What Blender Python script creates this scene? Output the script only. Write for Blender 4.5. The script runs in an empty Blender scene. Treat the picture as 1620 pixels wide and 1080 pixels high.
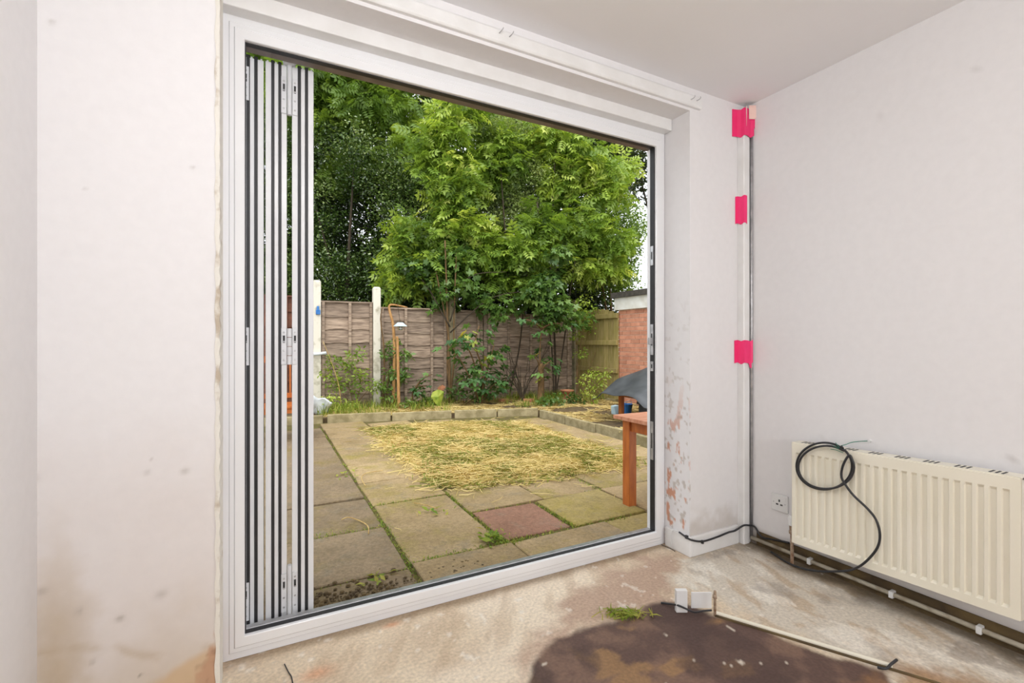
import bpy, bmesh, math, random
import numpy as np
from mathutils import Vector, Matrix
random.seed(7); rng = np.random.default_rng(11)
SC = bpy.context.scene
COL = SC.collection
PI = math.pi

# ------------------------------------------------------------------ camera
F_PX, HCAM, CYP = 745.0, 1.07, 540.0
TH = math.atan(390/745.0); SN, CS = math.sin(TH), math.cos(TH)
cam_d = bpy.data.cameras.new('camera'); cam = bpy.data.objects.new('camera', cam_d); COL.objects.link(cam)
cam_d.sensor_width = 36; cam_d.lens = 36*F_PX/1620; cam_d.clip_start = .02; cam_d.clip_end = 200
cam.location = (0, 0, HCAM); cam.rotation_euler = (PI/2, 0, -TH)
SC.camera = cam

# ------------------------------------------------------------------ light
SC.view_settings.view_transform = 'Standard'; SC.view_settings.look = 'None'
SC.view_settings.gamma = 1; SC.view_settings.use_curve_mapping = False
SC.view_settings.exposure = 0.0
w = bpy.data.worlds.new('overcast_sky'); SC.world = w; w.use_nodes = True
bgn = w.node_tree.nodes['Background']; bgn.inputs[0].default_value = (.93, .97, 1, 1); bgn.inputs[1].default_value = 1.75
sd = bpy.data.lights.new('sun', 'SUN'); sun = bpy.data.objects.new('sun', sd); COL.objects.link(sun)
sd.energy = 2.2; sd.angle = math.radians(50); sd.color = (1, .97, .9)
sun.rotation_euler = (math.radians(28), math.radians(-14), 0)
ad = bpy.data.lights.new('rear_fill_light', 'AREA'); al = bpy.data.objects.new('rear_fill_light', ad); COL.objects.link(al)
ad.shape = 'RECTANGLE'; ad.size = 1.9; ad.size_y = 1.2; ad.energy = 35; ad.color = (1, .99, 1)  # added area light at the unseen rear window, fills the room
al.location = (.85, -2.86, 1.5); al.rotation_euler = (PI/2, 0, 0)
FILL_LAMP = (.28, .22, 2.335); FILL_LAMP_W = 27  # added ceiling lamp, out of view, brightens the room

# ------------------------------------------------------------------ helpers
def dirp(px, py):
    u = (px-810)/F_PX; v = (CYP-py)/F_PX
    return SN+CS*u, CS-SN*u, v
def onz(px, py, z):
    x, y, v = dirp(px, py); t = (z-HCAM)/v; return (x*t, y*t, z)
def ony(px, py, Y):
    x, y, v = dirp(px, py); t = Y/y; return (x*t, Y, HCAM+v*t)
def onx(px, py, X):
    x, y, v = dirp(px, py); t = X/x; return (X, y*t, HCAM+v*t)
def atZ(px, py, Z):
    x, y, v = dirp(px, py); return (x*Z, y*Z, HCAM+v*Z)
def lin(r, g, b):
    f = lambda c: (c/255/12.92 if c/255 <= .04045 else ((c/255+.055)/1.055)**2.4)
    return (f(r), f(g), f(b))

class MB:
    def __init__(s): s.v = []; s.f = []
    def add(s, vs, fs):
        o = len(s.v); s.v += [tuple(p) for p in vs]; s.f += [tuple(i+o for i in q) for q in fs]; return s
    def box(s, x0, x1, y0, y1, z0, z1):
        return s.add([(x0,y0,z0),(x1,y0,z0),(x1,y1,z0),(x0,y1,z0),(x0,y0,z1),(x1,y0,z1),(x1,y1,z1),(x0,y1,z1)],
                     [(0,3,2,1),(4,5,6,7),(0,1,5,4),(1,2,6,5),(2,3,7,6),(3,0,4,7)])
    def bar(s, a, b, wd, th, up=(0,0,1)):
        a, b = Vector(a), Vector(b); d = (b-a).normalized(); u = Vector(up)
        if abs(d.dot(u)) > .98: u = Vector((1,0,0))
        r = d.cross(u).normalized(); u = r.cross(d)
        vs = [p+r*(i*wd/2)+u*(j*th/2) for p in (a,b) for i,j in ((-1,-1),(1,-1),(1,1),(-1,1))]
        return s.add(vs, [(0,1,2,3),(7,6,5,4),(0,4,5,1),(1,5,6,2),(2,6,7,3),(3,7,4,0)])
    def tube(s, pts, r, n=8, cap=True):
        pts = [Vector(p) for p in pts]; m = len(pts); rs = r if hasattr(r, '__len__') else [r]*m
        vs = []; ref = Vector((.31,.17,.93)).normalized()
        for i, p in enumerate(pts):
            d = (pts[min(i+1,m-1)]-pts[max(i-1,0)]).normalized()
            a = d.cross(ref)
            if a.length < .05: a = d.cross(Vector((1,0,0)))
            a.normalize(); b = d.cross(a)
            vs += [p+(a*math.cos(2*PI*k/n)+b*math.sin(2*PI*k/n))*rs[i] for k in range(n)]
        fs = [(i*n+k, i*n+(k+1)%n, (i+1)*n+(k+1)%n, (i+1)*n+k) for i in range(m-1) for k in range(n)]
        if cap: fs += [tuple(range(n))[::-1], tuple((m-1)*n+k for k in range(n))]
        return s.add(vs, fs)
    def lathe(s, prof, c=(0,0,0), n=16):
        vs = [(c[0]+r*math.cos(2*PI*k/n), c[1]+r*math.sin(2*PI*k/n), c[2]+z) for r, z in prof for k in range(n)]
        m = len(prof)
        fs = [(i*n+k, i*n+(k+1)%n, (i+1)*n+(k+1)%n, (i+1)*n+k) for i in range(m-1) for k in range(n)]
        fs += [tuple(range(n))[::-1], tuple((m-1)*n+k for k in range(n))]
        return s.add(vs, fs)
    def prism(s, poly, ax, a0, a1):
        n = len(poly)
        def P(p, h): return {'x': (h,p[0],p[1]), 'y': (p[0],h,p[1]), 'z': (p[0],p[1],h)}[ax]
        vs = [P(p,a0) for p in poly]+[P(p,a1) for p in poly]
        return s.add(vs, [tuple(range(n))[::-1], tuple(range(n,2*n))]+[(i,(i+1)%n,n+(i+1)%n,n+i) for i in range(n)])
    def mesh(s, name, m=None, smooth=False):
        me = bpy.data.meshes.new(name); me.from_pydata(s.v, [], s.f)
        bm = bmesh.new(); bm.from_mesh(me); bmesh.ops.recalc_face_normals(bm, faces=bm.faces); bm.to_mesh(me); bm.free()
        if m: me.materials.append(m)
        if smooth: me.polygons.foreach_set('use_smooth', [True]*len(me.polygons))
        return me
    def build(s, name, m, parent=None, bev=0, smooth=False, loc=None):
        o = bpy.data.objects.new(name, s.mesh(name, m, smooth)); COL.objects.link(o)
        if parent: o.parent = parent
        if loc: o.location = loc
        if bev:
            b = o.modifiers.new('bevel', 'BEVEL'); b.width = bev; b.segments = 2; b.limit_method = 'ANGLE'
        return o
def inst(me, name, parent=None, loc=(0,0,0), rot=(0,0,0), sc=None):
    o = bpy.data.objects.new(name, me); COL.objects.link(o); o.location = loc; o.rotation_euler = rot
    if sc: o.scale = sc if hasattr(sc, '__len__') else (sc,)*3
    if parent: o.parent = parent
    return o
def empty(name, loc=(0,0,0), rz=0):
    o = bpy.data.objects.new(name, None); COL.objects.link(o); o.location = loc; o.rotation_euler = (0,0,rz); o.empty_display_size = .05
    return o
def tag(o, label, cat, group=None):
    o['label'] = label; o['category'] = cat
    if group: o['group'] = group
    return o
def struct(o): o['kind'] = 'structure'; return o
def rebase(o, loc):
    """put an object's origin at loc without moving its mesh"""
    o.data.transform(Matrix.Translation(-Vector(loc))); o.location = loc; return o
def smooth_path(pts, n=8):
    pts = [Vector(p) for p in pts]; out = []
    for i in range(len(pts)-1):
        p0, p1, p2, p3 = pts[max(i-1,0)], pts[i], pts[i+1], pts[min(i+2,len(pts)-1)]
        for k in range(n):
            t = k/n
            out.append(.5*((2*p1)+(p2-p0)*t+(2*p0-5*p1+4*p2-p3)*t*t+(3*p1-p0-3*p2+p3)*t**3))
    return out+[pts[-1]]

# ---- numpy noise
_perm = rng.random((256, 256))
def vnoise(x, y, s):
    x = np.asarray(x, float)*s+37.3; y = np.asarray(y, float)*s+91.7
    xi = np.floor(x).astype(int); yi = np.floor(y).astype(int); fx = x-xi; fy = y-yi
    fx = fx*fx*(3-2*fx); fy = fy*fy*(3-2*fy)
    g = lambda a, b: _perm[a % 256, b % 256]
    return (g(xi,yi)*(1-fx)+g(xi+1,yi)*fx)*(1-fy)+(g(xi,yi+1)*(1-fx)+g(xi+1,yi+1)*fx)*fy
def fbm(x, y, s, o=4):
    r = 0; a = .5; t = 0
    for i in range(o): r = r+a*vnoise(x+i*7.1, y-i*3.3, s*2**i); t += a; a *= .5
    return r/t
def sstep(a, b, x):
    t = np.clip((x-a)/(b-a), 0, 1); return t*t*(3-2*t)
def sdpoly(x, y, poly):
    d = np.full(np.shape(x), 1e9); ins = np.zeros(np.shape(x), bool); n = len(poly)
    for i in range(n):
        ax, ay = poly[i]; bx, by = poly[(i+1) % n]; ex, ey = bx-ax, by-ay
        t = np.clip(((x-ax)*ex+(y-ay)*ey)/(ex*ex+ey*ey), 0, 1)
        d = np.minimum(d, np.hypot(x-ax-t*ex, y-ay-t*ey))
        if ay != by: ins ^= ((ay > y) != (by > y)) & (x < (bx-ax)*(y-ay)/(by-ay)+ax)
    return np.where(ins, -d, d)

# ------------------------------------------------------------------ materials
def nt(name):
    m = bpy.data.materials.new(name); m.use_nodes = True
    return m, m.node_tree, m.node_tree.nodes['Principled BSDF']
def mat(name, c1, c2=None, rough=.6, scale=8, bump=0, bscale=None, metal=0, spec=.5, detail=5, contrast=(.35,.65), stretch=None, rnd=0):
    """colour c1 mixed with c2 by noise, optional bump, optional variation from object to object"""
    m, t, b = nt(name); N = t.nodes; L = t.links
    b.inputs['Roughness'].default_value = rough; b.inputs['Metallic'].default_value = metal; b.inputs['Specular IOR Level'].default_value = spec
    tc = N.new('ShaderNodeTexCoord'); mp = N.new('ShaderNodeMapping'); L.new(tc.outputs['Object'], mp.inputs[0])
    if stretch: mp.inputs['Scale'].default_value = stretch
    if c2 is None: c2 = tuple(x*.94 for x in c1)
    nz = N.new('ShaderNodeTexNoise'); nz.inputs['Scale'].default_value = scale; nz.inputs['Detail'].default_value = detail; L.new(mp.outputs[0], nz.inputs['Vector'])
    if rnd:
        oi = N.new('ShaderNodeObjectInfo'); nz.noise_dimensions = '4D'
        mu = N.new('ShaderNodeMath'); mu.operation = 'MULTIPLY'; mu.inputs[1].default_value = 50; L.new(oi.outputs['Random'], mu.inputs[0]); L.new(mu.outputs[0], nz.inputs['W'])
    mr = N.new('ShaderNodeMapRange'); mr.inputs[1].default_value = contrast[0]; mr.inputs[2].default_value = contrast[1]; L.new(nz.outputs[0], mr.inputs[0])
    mx = N.new('ShaderNodeMix'); mx.data_type = 'RGBA'; mx.inputs[6].default_value = (*c1,1); mx.inputs[7].default_value = (*c2,1); L.new(mr.outputs[0], mx.inputs[0])
    out = mx.outputs[2]
    if rnd:
        hs = N.new('ShaderNodeHueSaturation'); L.new(out, hs.inputs['Color'])
        m2 = N.new('ShaderNodeMapRange'); m2.inputs[3].default_value = 1-rnd; m2.inputs[4].default_value = 1+rnd; L.new(oi.outputs['Random'], m2.inputs[0]); L.new(m2.outputs[0], hs.inputs['Value'])
        out = hs.outputs[0]
    L.new(out, b.inputs['Base Color'])
    if bump:
        n2 = N.new('ShaderNodeTexNoise'); n2.inputs['Scale'].default_value = bscale or scale*4; n2.inputs['Detail'].default_value = 6; L.new(mp.outputs[0], n2.inputs['Vector'])
        bp = N.new('ShaderNodeBump'); bp.inputs['Strength'].default_value = bump; bp.inputs['Distance'].default_value = .01; L.new(n2.outputs[0], bp.inputs['Height']); L.new(bp.outputs[0], b.inputs['Normal'])
    return m
def attr_mat(name, rough=.7, fine=.12, fscale=60, bump=.2, bscale=90, spec=.3):
    """base colour from the mesh attribute 'paint' (stains and wear), with fine grain"""
    m, t, b = nt(name); N = t.nodes; L = t.links
    b.inputs['Roughness'].default_value = rough; b.inputs['Specular IOR Level'].default_value = spec
    at = N.new('ShaderNodeAttribute'); at.attribute_name = 'paint'
    ge = N.new('ShaderNodeNewGeometry')
    nz = N.new('ShaderNodeTexNoise'); nz.inputs['Scale'].default_value = fscale; nz.inputs['Detail'].default_value = 6; L.new(ge.outputs['Position'], nz.inputs['Vector'])
    mr = N.new('ShaderNodeMapRange'); mr.inputs[1].default_value = .3; mr.inputs[2].default_value = .7; mr.inputs[3].default_value = 1-fine; mr.inputs[4].default_value = 1+fine; L.new(nz.outputs[0], mr.inputs[0])
    mx = N.new('ShaderNodeVectorMath'); mx.operation = 'SCALE'; L.new(at.outputs['Color'], mx.inputs[0]); L.new(mr.outputs[0], mx.inputs['Scale'])
    L.new(mx.outputs[0], b.inputs['Base Color'])
    n2 = N.new('ShaderNodeTexNoise'); n2.inputs['Scale'].default_value = bscale; n2.inputs['Detail'].default_value = 4; L.new(ge.outputs['Position'], n2.inputs['Vector'])
    bp = N.new('ShaderNodeBump'); bp.inputs['Strength'].default_value = bump; bp.inputs['Distance'].default_value = .004; L.new(n2.outputs[0], bp.inputs['Height']); L.new(bp.outputs[0], b.inputs['Normal'])
    return m
def leaf_mat(name, stops, rough=.42, trans=.35, spec=.5):
    m, t, b = nt(name); N = t.nodes; L = t.links
    at = N.new('ShaderNodeAttribute'); at.attribute_name = 'tone'
    oi = N.new('ShaderNodeObjectInfo')
    cr = N.new('ShaderNodeValToRGB'); e = cr.color_ramp.elements
    while len(e) < len(stops): e.new(.5)
    for i, (p, c) in enumerate(stops): e[i].position = p; e[i].color = (*c, 1)
    if name.endswith('single'): L.new(oi.outputs['Random'], cr.inputs[0])
    else: L.new(at.outputs['Fac'], cr.inputs[0])
    L.new(cr.outputs[0], b.inputs['Base Color']); b.inputs['Roughness'].default_value = rough; b.inputs['Specular IOR Level'].default_value = spec
    tr = N.new('ShaderNodeBsdfTranslucent'); mixc = N.new('ShaderNodeMix'); mixc.data_type = 'RGBA'; mixc.blend_type = 'MULTIPLY'; mixc.inputs[0].default_value = 1
    L.new(cr.outputs[0], mixc.inputs[6]); mixc.inputs[7].default_value = (1.35, 1.25, .7, 1); L.new(mixc.outputs[2], tr.inputs[0])
    ms = N.new('ShaderNodeMixShader'); ms.inputs[0].default_value = trans; L.new(b.outputs[0], ms.inputs[1]); L.new(tr.outputs[0], ms.inputs[2])
    L.new(ms.outputs[0], N['Material Output'].inputs['Surface'])
    return m

M = {}
WHITE = lin(232, 230, 231)
M['wall'] = mat('white_wall_paint', (.80,.785,.79), (.75,.735,.74), .75, 2.2, .12, 55, contrast=(.3,.7))
M['paint'] = attr_mat('painted_plaster', .75, .015, 30, .05, 55)
M['ceil'] = mat('ceiling_paint', (.88,.87,.885), (.85,.84,.855), .8, 1.5, .06, 40)
M['floor'] = attr_mat('bare_screed_floor', .62, .17, 85, .45, 70, .4)
M['upvc'] = mat('white_plastic_frame', (.84,.845,.86), (.81,.815,.83), .25, 3)
M['upvc2'] = mat('white_door_profile', (.78,.79,.81), (.72,.73,.75), .3, 6)
M['gloss'] = mat('white_gloss_woodwork', (.83,.825,.82), (.77,.76,.745), .4, 9, .05, 30)
M['cream_wood'] = mat('aged_cream_gloss', (.78,.75,.68), (.50,.42,.32), .5, 14, .2, 60, contrast=(.56,.68))
M['rubber'] = mat('black_rubber', (.012,.012,.014), (.02,.02,.022), .5, 20)
M['track'] = mat('brown_grey_track', (.16,.125,.11), (.22,.18,.16), .4, 15, metal=.2)
M['steel'] = mat('zinc_steel', (.55,.55,.56), (.4,.4,.41), .35, 30, metal=.7)
M['hinge'] = mat('painted_hinge', (.72,.735,.76), (.65,.66,.69), .35, 20)
M['dark'] = mat('dark_slot', (.02,.02,.022), (.04,.04,.04), .6, 20)
M['cable'] = mat('black_cable', (.016,.017,.02), (.03,.03,.034), .4, 15)
M['rad'] = mat('cream_radiator_enamel', (.86,.815,.69), (.83,.785,.65), .35, 4)
M['radside'] = mat('radiator_side_enamel', (.74,.70,.60), (.70,.66,.56), .4, 6)
M['pink'] = mat('fluorescent_pink_tape', (.95,.035,.20), (.88,.03,.17), .5, 12, .1, 40)
M['tapeback'] = mat('pale_tape_back', (.88,.62,.55), (.84,.56,.50), .6, 20)
M['pipe'] = mat('painted_pipe', (.42,.375,.29), (.24,.19,.13), .5, 18, contrast=(.45,.7))
M['rust'] = mat('rusty_pipe', (.20,.10,.05), (.42,.33,.24), .6, 60)
M['plastic'] = mat('white_plastic', (.80,.80,.79), (.76,.76,.75), .35, 10)
M['green_wire'] = mat('green_wire', (.02,.16,.10), (.03,.22,.14), .4, 20)
def slab_mat(name, base, alt, moss, mk, dirt=(.22,.19,.14)):
    m, t, b = nt(name); N = t.nodes; L = t.links; b.inputs['Roughness'].default_value = .9; b.inputs['Specular IOR Level'].default_value = .2
    ge = N.new('ShaderNodeNewGeometry'); oi = N.new('ShaderNodeObjectInfo')
    def noise(sc, det=6, off=0, ro=.6):
        n = N.new('ShaderNodeTexNoise'); n.noise_dimensions = '4D'; n.inputs['Scale'].default_value = sc; n.inputs['Detail'].default_value = det; n.inputs['Roughness'].default_value = ro
        a = N.new('ShaderNodeMath'); a.operation = 'MULTIPLY_ADD'; a.inputs[1].default_value = 9; a.inputs[2].default_value = off; L.new(oi.outputs['Random'], a.inputs[0]); L.new(a.outputs[0], n.inputs['W']); L.new(ge.outputs['Position'], n.inputs['Vector']); return n.outputs[0]
    def rng_(o, a, c, d=0., e=1.):
        r = N.new('ShaderNodeMapRange'); r.inputs[1].default_value = a; r.inputs[2].default_value = c; r.inputs[3].default_value = d; r.inputs[4].default_value = e; L.new(o, r.inputs[0]); return r.outputs[0]
    def mix(fac, a, c):
        x = N.new('ShaderNodeMix'); x.data_type = 'RGBA'; L.new(fac, x.inputs[0])
        for k, v in ((6,a),(7,c)):
            if isinstance(v, tuple): x.inputs[k].default_value = (*v,1)
            else: L.new(v, x.inputs[k])
        return x.outputs[2]
    c = mix(rng_(noise(3.5,5,1),.35,.65), base, alt)
    c = mix(rng_(noise(2.2,7,4,.7),.5,.66,0,mk), c, moss)
    c = mix(rng_(noise(5,8,7,.8),.52,.68,0,.65), c, dirt)
    sp = rng_(noise(48,5,2,.85),.28,.72,.58,1.38); rv = rng_(oi.outputs['Random'],0,1,.90,1.12)
    mu = N.new('ShaderNodeMath'); mu.operation = 'MULTIPLY'; L.new(sp, mu.inputs[0]); L.new(rv, mu.inputs[1])
    sc_ = N.new('ShaderNodeVectorMath'); sc_.operation = 'SCALE'; L.new(c, sc_.inputs[0]); L.new(mu.outputs[0], sc_.inputs['Scale']); L.new(sc_.outputs[0], b.inputs['Base Color'])
    bp = N.new('ShaderNodeBump'); bp.inputs['Strength'].default_value = .6; bp.inputs['Distance'].default_value = .006; L.new(noise(45,6,3,.7), bp.inputs['Height']); L.new(bp.outputs[0], b.inputs['Normal'])
    return m
M['slab'] = slab_mat('mossy_concrete_slab', lin(168,146,112), lin(146,126,92), lin(140,128,62), .75)
M['slab_dark'] = slab_mat('grey_concrete_slab', lin(142,124,100), lin(120,104,82), lin(128,112,58), .6)
M['slab_red'] = slab_mat('red_concrete_slab', lin(148,112,94), lin(130,98,80), lin(140,110,80), .3)
M['slab_green'] = slab_mat('algae_concrete_slab', lin(164,146,100), lin(146,130,82), lin(146,132,52), .65)
M['soil'] = mat('dark_soil', lin(78,64,46), lin(110,92,60), .95, 9, .8, 40)
M['moss'] = mat('moss_joint', lin(104,98,42), lin(84,70,44), .95, 18, .8, 60)
M['concrete'] = mat('weathered_concrete', lin(176,162,126), lin(138,126,90), .85, 9, .4, 60)
M['post_white'] = mat('whitewashed_post', lin(222,216,202), lin(150,142,116), .8, 7, .3, 40, contrast=(.5,.75))
M['post_tan'] = mat('grey_tan_post', lin(158,144,116), lin(112,104,76), .85, 8, .4, 40)
M['fence'] = mat('weathered_fence_board', lin(184,162,142), lin(116,98,84), .85, 5, .6, 30, stretch=(1,1,9), contrast=(.32,.68), rnd=.22)
M['fence_brown'] = mat('red_brown_fence_board', lin(120,74,54), lin(88,54,40), .8, 4, .4, 30, stretch=(1,1,7), rnd=.12)
M['closeboard'] = mat('green_stained_board', lin(168,148,98), lin(142,130,70), .85, 5, .4, 30, stretch=(6,6,1), rnd=.14)
M['brick'] = mat('red_brick', lin(216,154,126), lin(196,132,106), .9, 9, .5, 60, rnd=.14)
M['mortar'] = mat('pale_mortar', lin(234,210,192), lin(216,190,170), .95, 14, .4, 60)
M['fascia'] = mat('white_fascia', lin(246,245,240), lin(226,222,212), .6, 6)
M['roof'] = mat('dark_roof_felt', lin(84,78,72), lin(60,58,52), .9, 12, .4, 50)
M['teak'] = mat('orange_stained_wood', lin(190,108,44), lin(160,84,32), .5, 6, .15, 40, stretch=(5,5,1), rnd=.06)
M['teak_top'] = mat('faded_pink_wood', lin(206,148,118), lin(184,120,88), .6, 6, .15, 40, stretch=(1,6,1))
M['tarp'] = mat('charcoal_tarpaulin', lin(78,80,84), lin(62,64,68), .45, 5, .2, 18)
M['greybox'] = mat('grey_plastic_box', lin(84,88,94), lin(66,70,76), .5, 12)
M['blue'] = mat('blue_plastic', lin(56,128,200), lin(44,108,180), .45, 10)
M['bluewhite'] = mat('pale_blue_plastic', lin(196,220,232), lin(176,204,220), .5, 10)
M['terracotta'] = mat('terracotta', lin(198,138,104), lin(168,108,78), .85, 14, .2, 60)
M['bag'] = mat('white_plastic_sheet', lin(232,236,240), lin(208,214,220), .4, 8, .2, 20)
M['bark'] = mat('brown_bark', lin(128,98,62), lin(92,72,46), .9, 12, .5, 50, stretch=(4,4,1))
M['bark_dark'] = mat('dark_bark', lin(74,62,46), lin(50,42,32), .9, 12, .5, 50, stretch=(4,4,1))
M['stick'] = mat('pale_peeled_wood', lin(196,150,96), lin(160,116,68), .8, 10, .3, 40, stretch=(4,4,1))
M['stalk'] = mat('dry_stalk', lin(202,176,112), lin(164,132,76), .8, 20)
M['straw'] = leaf_mat('straw_blades', [(0, lin(142,132,62)), (.3, lin(190,170,104)), (.6, lin(222,202,142)), (.85, lin(180,152,98)), (1, lin(116,124,52))], .7, .2, .2)
M['grass'] = leaf_mat('green_blades', [(0, lin(86,118,36)), (.5, lin(132,152,52)), (1, lin(176,170,84))], .6, .3, .3)
M['holly'] = leaf_mat('dark_evergreen_leaf', [(0, lin(42,62,28)), (.5, lin(74,100,44)), (.8, lin(124,146,72)), (1, lin(196,208,150))], .24, .15, .8)  # palest end of the ramp paints highlights on some leaves
M['ash'] = leaf_mat('bright_ash_leaf', [(0, lin(78,106,43)), (.4, lin(124,153,59)), (.75, lin(173,195,85)), (1, lin(220,226,126))], .34, .40)
M['syc'] = leaf_mat('mid_green_leaf', [(0, lin(62,92,46)), (.5, lin(98,130,60)), (1, lin(150,176,92))], .32, .32)
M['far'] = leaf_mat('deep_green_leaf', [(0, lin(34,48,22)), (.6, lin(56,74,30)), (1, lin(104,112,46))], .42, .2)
M['olive'] = leaf_mat('grey_green_leaf', [(0, lin(104,124,68)), (.6, lin(148,168,94)), (1, lin(204,212,150))], .45, .3)
M['maple_single'] = leaf_mat('maple_leaf_single', [(0, lin(64,100,58)), (.5, lin(88,128,68)), (.9, lin(126,160,84)), (1, lin(206,190,80))], .4, .35)
M['bigleaf'] = mat('yellow_green_leaf', lin(176,186,74), lin(128,154,52), .5, 10)
m, t, b = nt('clear_glass'); b.inputs['Transmission Weight'].default_value = 1; b.inputs['Roughness'].default_value = 0; b.inputs['IOR'].default_value = 1.45; b.inputs['Base Color'].default_value = (.97,.99,.98,1); M['glass'] = m
m, t, b = nt('fill_lamp_glow'); b.inputs['Base Color'].default_value = (.9,.88,.85,1); b.inputs['Emission Color'].default_value = (1,1,1,1); b.inputs['Emission Strength'].default_value = FILL_LAMP_W/(PI*4*PI*.085**2); M['glow'] = m  # emission of the added, unseen lamp

# ------------------------------------------------------------------ room shell
XL, XR, YW, YB, ZC = -.53, 2.30, 1.67, -3.0, 2.335          # left wall, right wall, door wall face, rear wall, ceiling
OX0, OX1 = -.128, 1.876                                      # door opening reveal
YF, YO = 1.825, 1.895                                        # frame face, outer face
ZS = 2.222                                                   # reveal soffit

def patch(mb_cols, o, u, v, nu, nv):
    """grid o + a*u + b*v, returns verts (N,3) and quads"""
    a, b = np.meshgrid(np.linspace(0,1,nu+1), np.linspace(0,1,nv+1), indexing='ij')
    P = np.array(o)+a[...,None]*np.array(u)+b[...,None]*np.array(v)
    idx = np.arange((nu+1)*(nv+1)).reshape(nu+1, nv+1)
    q = np.stack([idx[:-1,:-1], idx[1:,:-1], idx[1:,1:], idx[:-1,1:]], -1).reshape(-1,4)
    return P.reshape(-1,3), q
def painted(name, patches, boxes, colf, m, parent=None):
    """mesh of gridded faces that carry stains in 'paint', plus plain backing boxes"""
    V = []; Q = []; n = 0
    for p in patches:
        v, q = patch(None, *p); V.append(v); Q.append(q+n); n += len(v)
    mb = MB()
    for bx in boxes: mb.box(*bx)
    if mb.v: V.append(np.array(mb.v)); Q.append(np.array(mb.f)+n)
    V = np.concatenate(V); Q = np.concatenate(Q)
    me = bpy.data.meshes.new(name); me.from_pydata(V.tolist(), [], Q.tolist()); me.materials.append(m)
    c = np.ones((len(V),4)); c[:,:3] = colf(V)
    a = me.color_attributes.new('paint', 'FLOAT_COLOR', 'POINT'); a.data.foreach_set('color', c.astype(np.float32).ravel())
    o = bpy.data.objects.new(name, me); COL.objects.link(o)
    if parent: o.parent = parent
    return o
def mixc(c, col, k): return c*(1-k[:,None])+np.array(col)*k[:,None]
PAINT = np.array([.80,.785,.79])
def spots(a, b, pts):
    k = np.zeros(len(a))
    for (x, y, rx, ry, s) in pts: k = np.maximum(k, s*np.exp(-((a-x)/rx)**2-((b-y)/ry)**2))
    return k

# floor
def floor_col(V):
    x, y = V[:,0], V[:,1]
    n1 = fbm(x, y, 2.2); n2 = fbm(x+5, y+3, 9); n3 = fbm(x-4, y+8, 28)
    c = np.tile(np.array(lin(214,196,170)), (len(x),1))
    c = mixc(c, lin(196,174,148), sstep(.40,.70,n2)*.7)
    c = mixc(c, lin(230,216,196), sstep(.50,.7,n1)*.6)
    st = fbm((x*.5+y*.85)*1.0, (x*.85-y*.5)*4.5, 5)
    c = mixc(c, lin(184,160,132), sstep(.52,.70,st)*.4)
    wx = x+.16*(n2-.5)+.1*(n3-.5); wy = y+.16*(fbm(x+9,y-5,9)-.5)+.1*(fbm(x+2,y+6,28)-.5)
    mauve = [onz(*p,0)[:2] for p in ((890,935),(1000,880),(1075,868),(1085,925),(1060,965),(980,990),(920,1000),(860,1060),(800,1080),(850,1000))]
    c = mixc(c, lin(178,150,130), sstep(.05,-.08,sdpoly(wx,wy,mauve))*.9)
    grey = [onz(*p,0)[:2] for p in ((1085,885),(1190,858),(1620,1040),(1620,1079),(1430,1079),(1130,950),(1075,930))]
    c = mixc(c, lin(204,196,182), sstep(.06,-.06,sdpoly(wx,wy,grey))*.85)
    gm = sstep(.06,-.06,sdpoly(wx,wy,grey))
    c = mixc(c, lin(176,146,108), gm*sstep(.52,.66,fbm((x*.3+y*.95)*1.6, (x*.95-y*.3)*4-2,5))*.5)
    c = mixc(c, lin(232,226,214), gm*sstep(.54,.66,fbm((x*.3+y*.95)*1.5+5, (x*.95-y*.3)*3.5+7,4))*.6)
    c = mixc(c, lin(150,138,126), gm*sstep(.60,.72,fbm(x+22,y-17,5))*.6)
    bx0, by0 = onz(960,1000,0)[:2]
    dark = [onz(*p,0)[:2] for p in ((832,1080),(842,1050),(880,1012),(940,992),(1000,972),(1046,950),(1085,958),(1130,975),(1200,992),(1300,1035),(1400,1062))]+[(1.62,.62),(1.5,.3),(.5,.3),(.62,1.1)]
    dk = sstep(.016,-.016,sdpoly(x+.05*(n2-.5)+.02*(n3-.5), y+.05*(fbm(x+1,y,12)-.5),dark))
    dcol = mixc(np.tile(np.array(lin(92,70,62)),(len(x),1)), lin(118,92,78), sstep(.4,.6,n2))
    dcol = mixc(dcol, lin(150,116,78), sstep(.57,.64,fbm(x*.8+31,y*1.3-12,7))*.75)
    dcol = mixc(dcol, lin(74,55,50), sstep(.55,.65,fbm(x+41,y+12,4))*.7)
    c = c*(1-dk[:,None])+dcol*dk[:,None]
    rusty = [onz(*p,0)[:2] for p in ((1370,1080),(1440,1050),(1560,1075))]+[(1.75,.55),(1.6,.6)]
    c = mixc(c, lin(150,108,66), sstep(.05,-.05,sdpoly(wx,wy,rusty))*.7)
    # grime along the bare edge by the radiator pipes and along the sill
    c = mixc(c, lin(92,76,54), sstep(.16,.03,XR-x+.14*(n2-.5))*.85)
    c = mixc(c, lin(140,116,88), sstep(.05,.0,YF-y+.05*(n2-.5))*sstep(OX0,OX0+.05,x)*.6)
    c = mixc(c, lin(214,140,96), spots(x,y,[(*onz(620,988,0)[:2],.03,.015,.6),(*onz(500,1065,0)[:2],.05,.03,.5)]))
    # splashes of paint, specks
    c = mixc(c, lin(232,226,216), (1-dk)*sstep(.80,.84,fbm(x*1.1+3,y*.8,30,2))*.5)
    c = mixc(c, lin(216,206,190), dk*sstep(.86,.89,fbm(x*1.1+8,y*.8,34,2))*.8)
    return c
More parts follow.
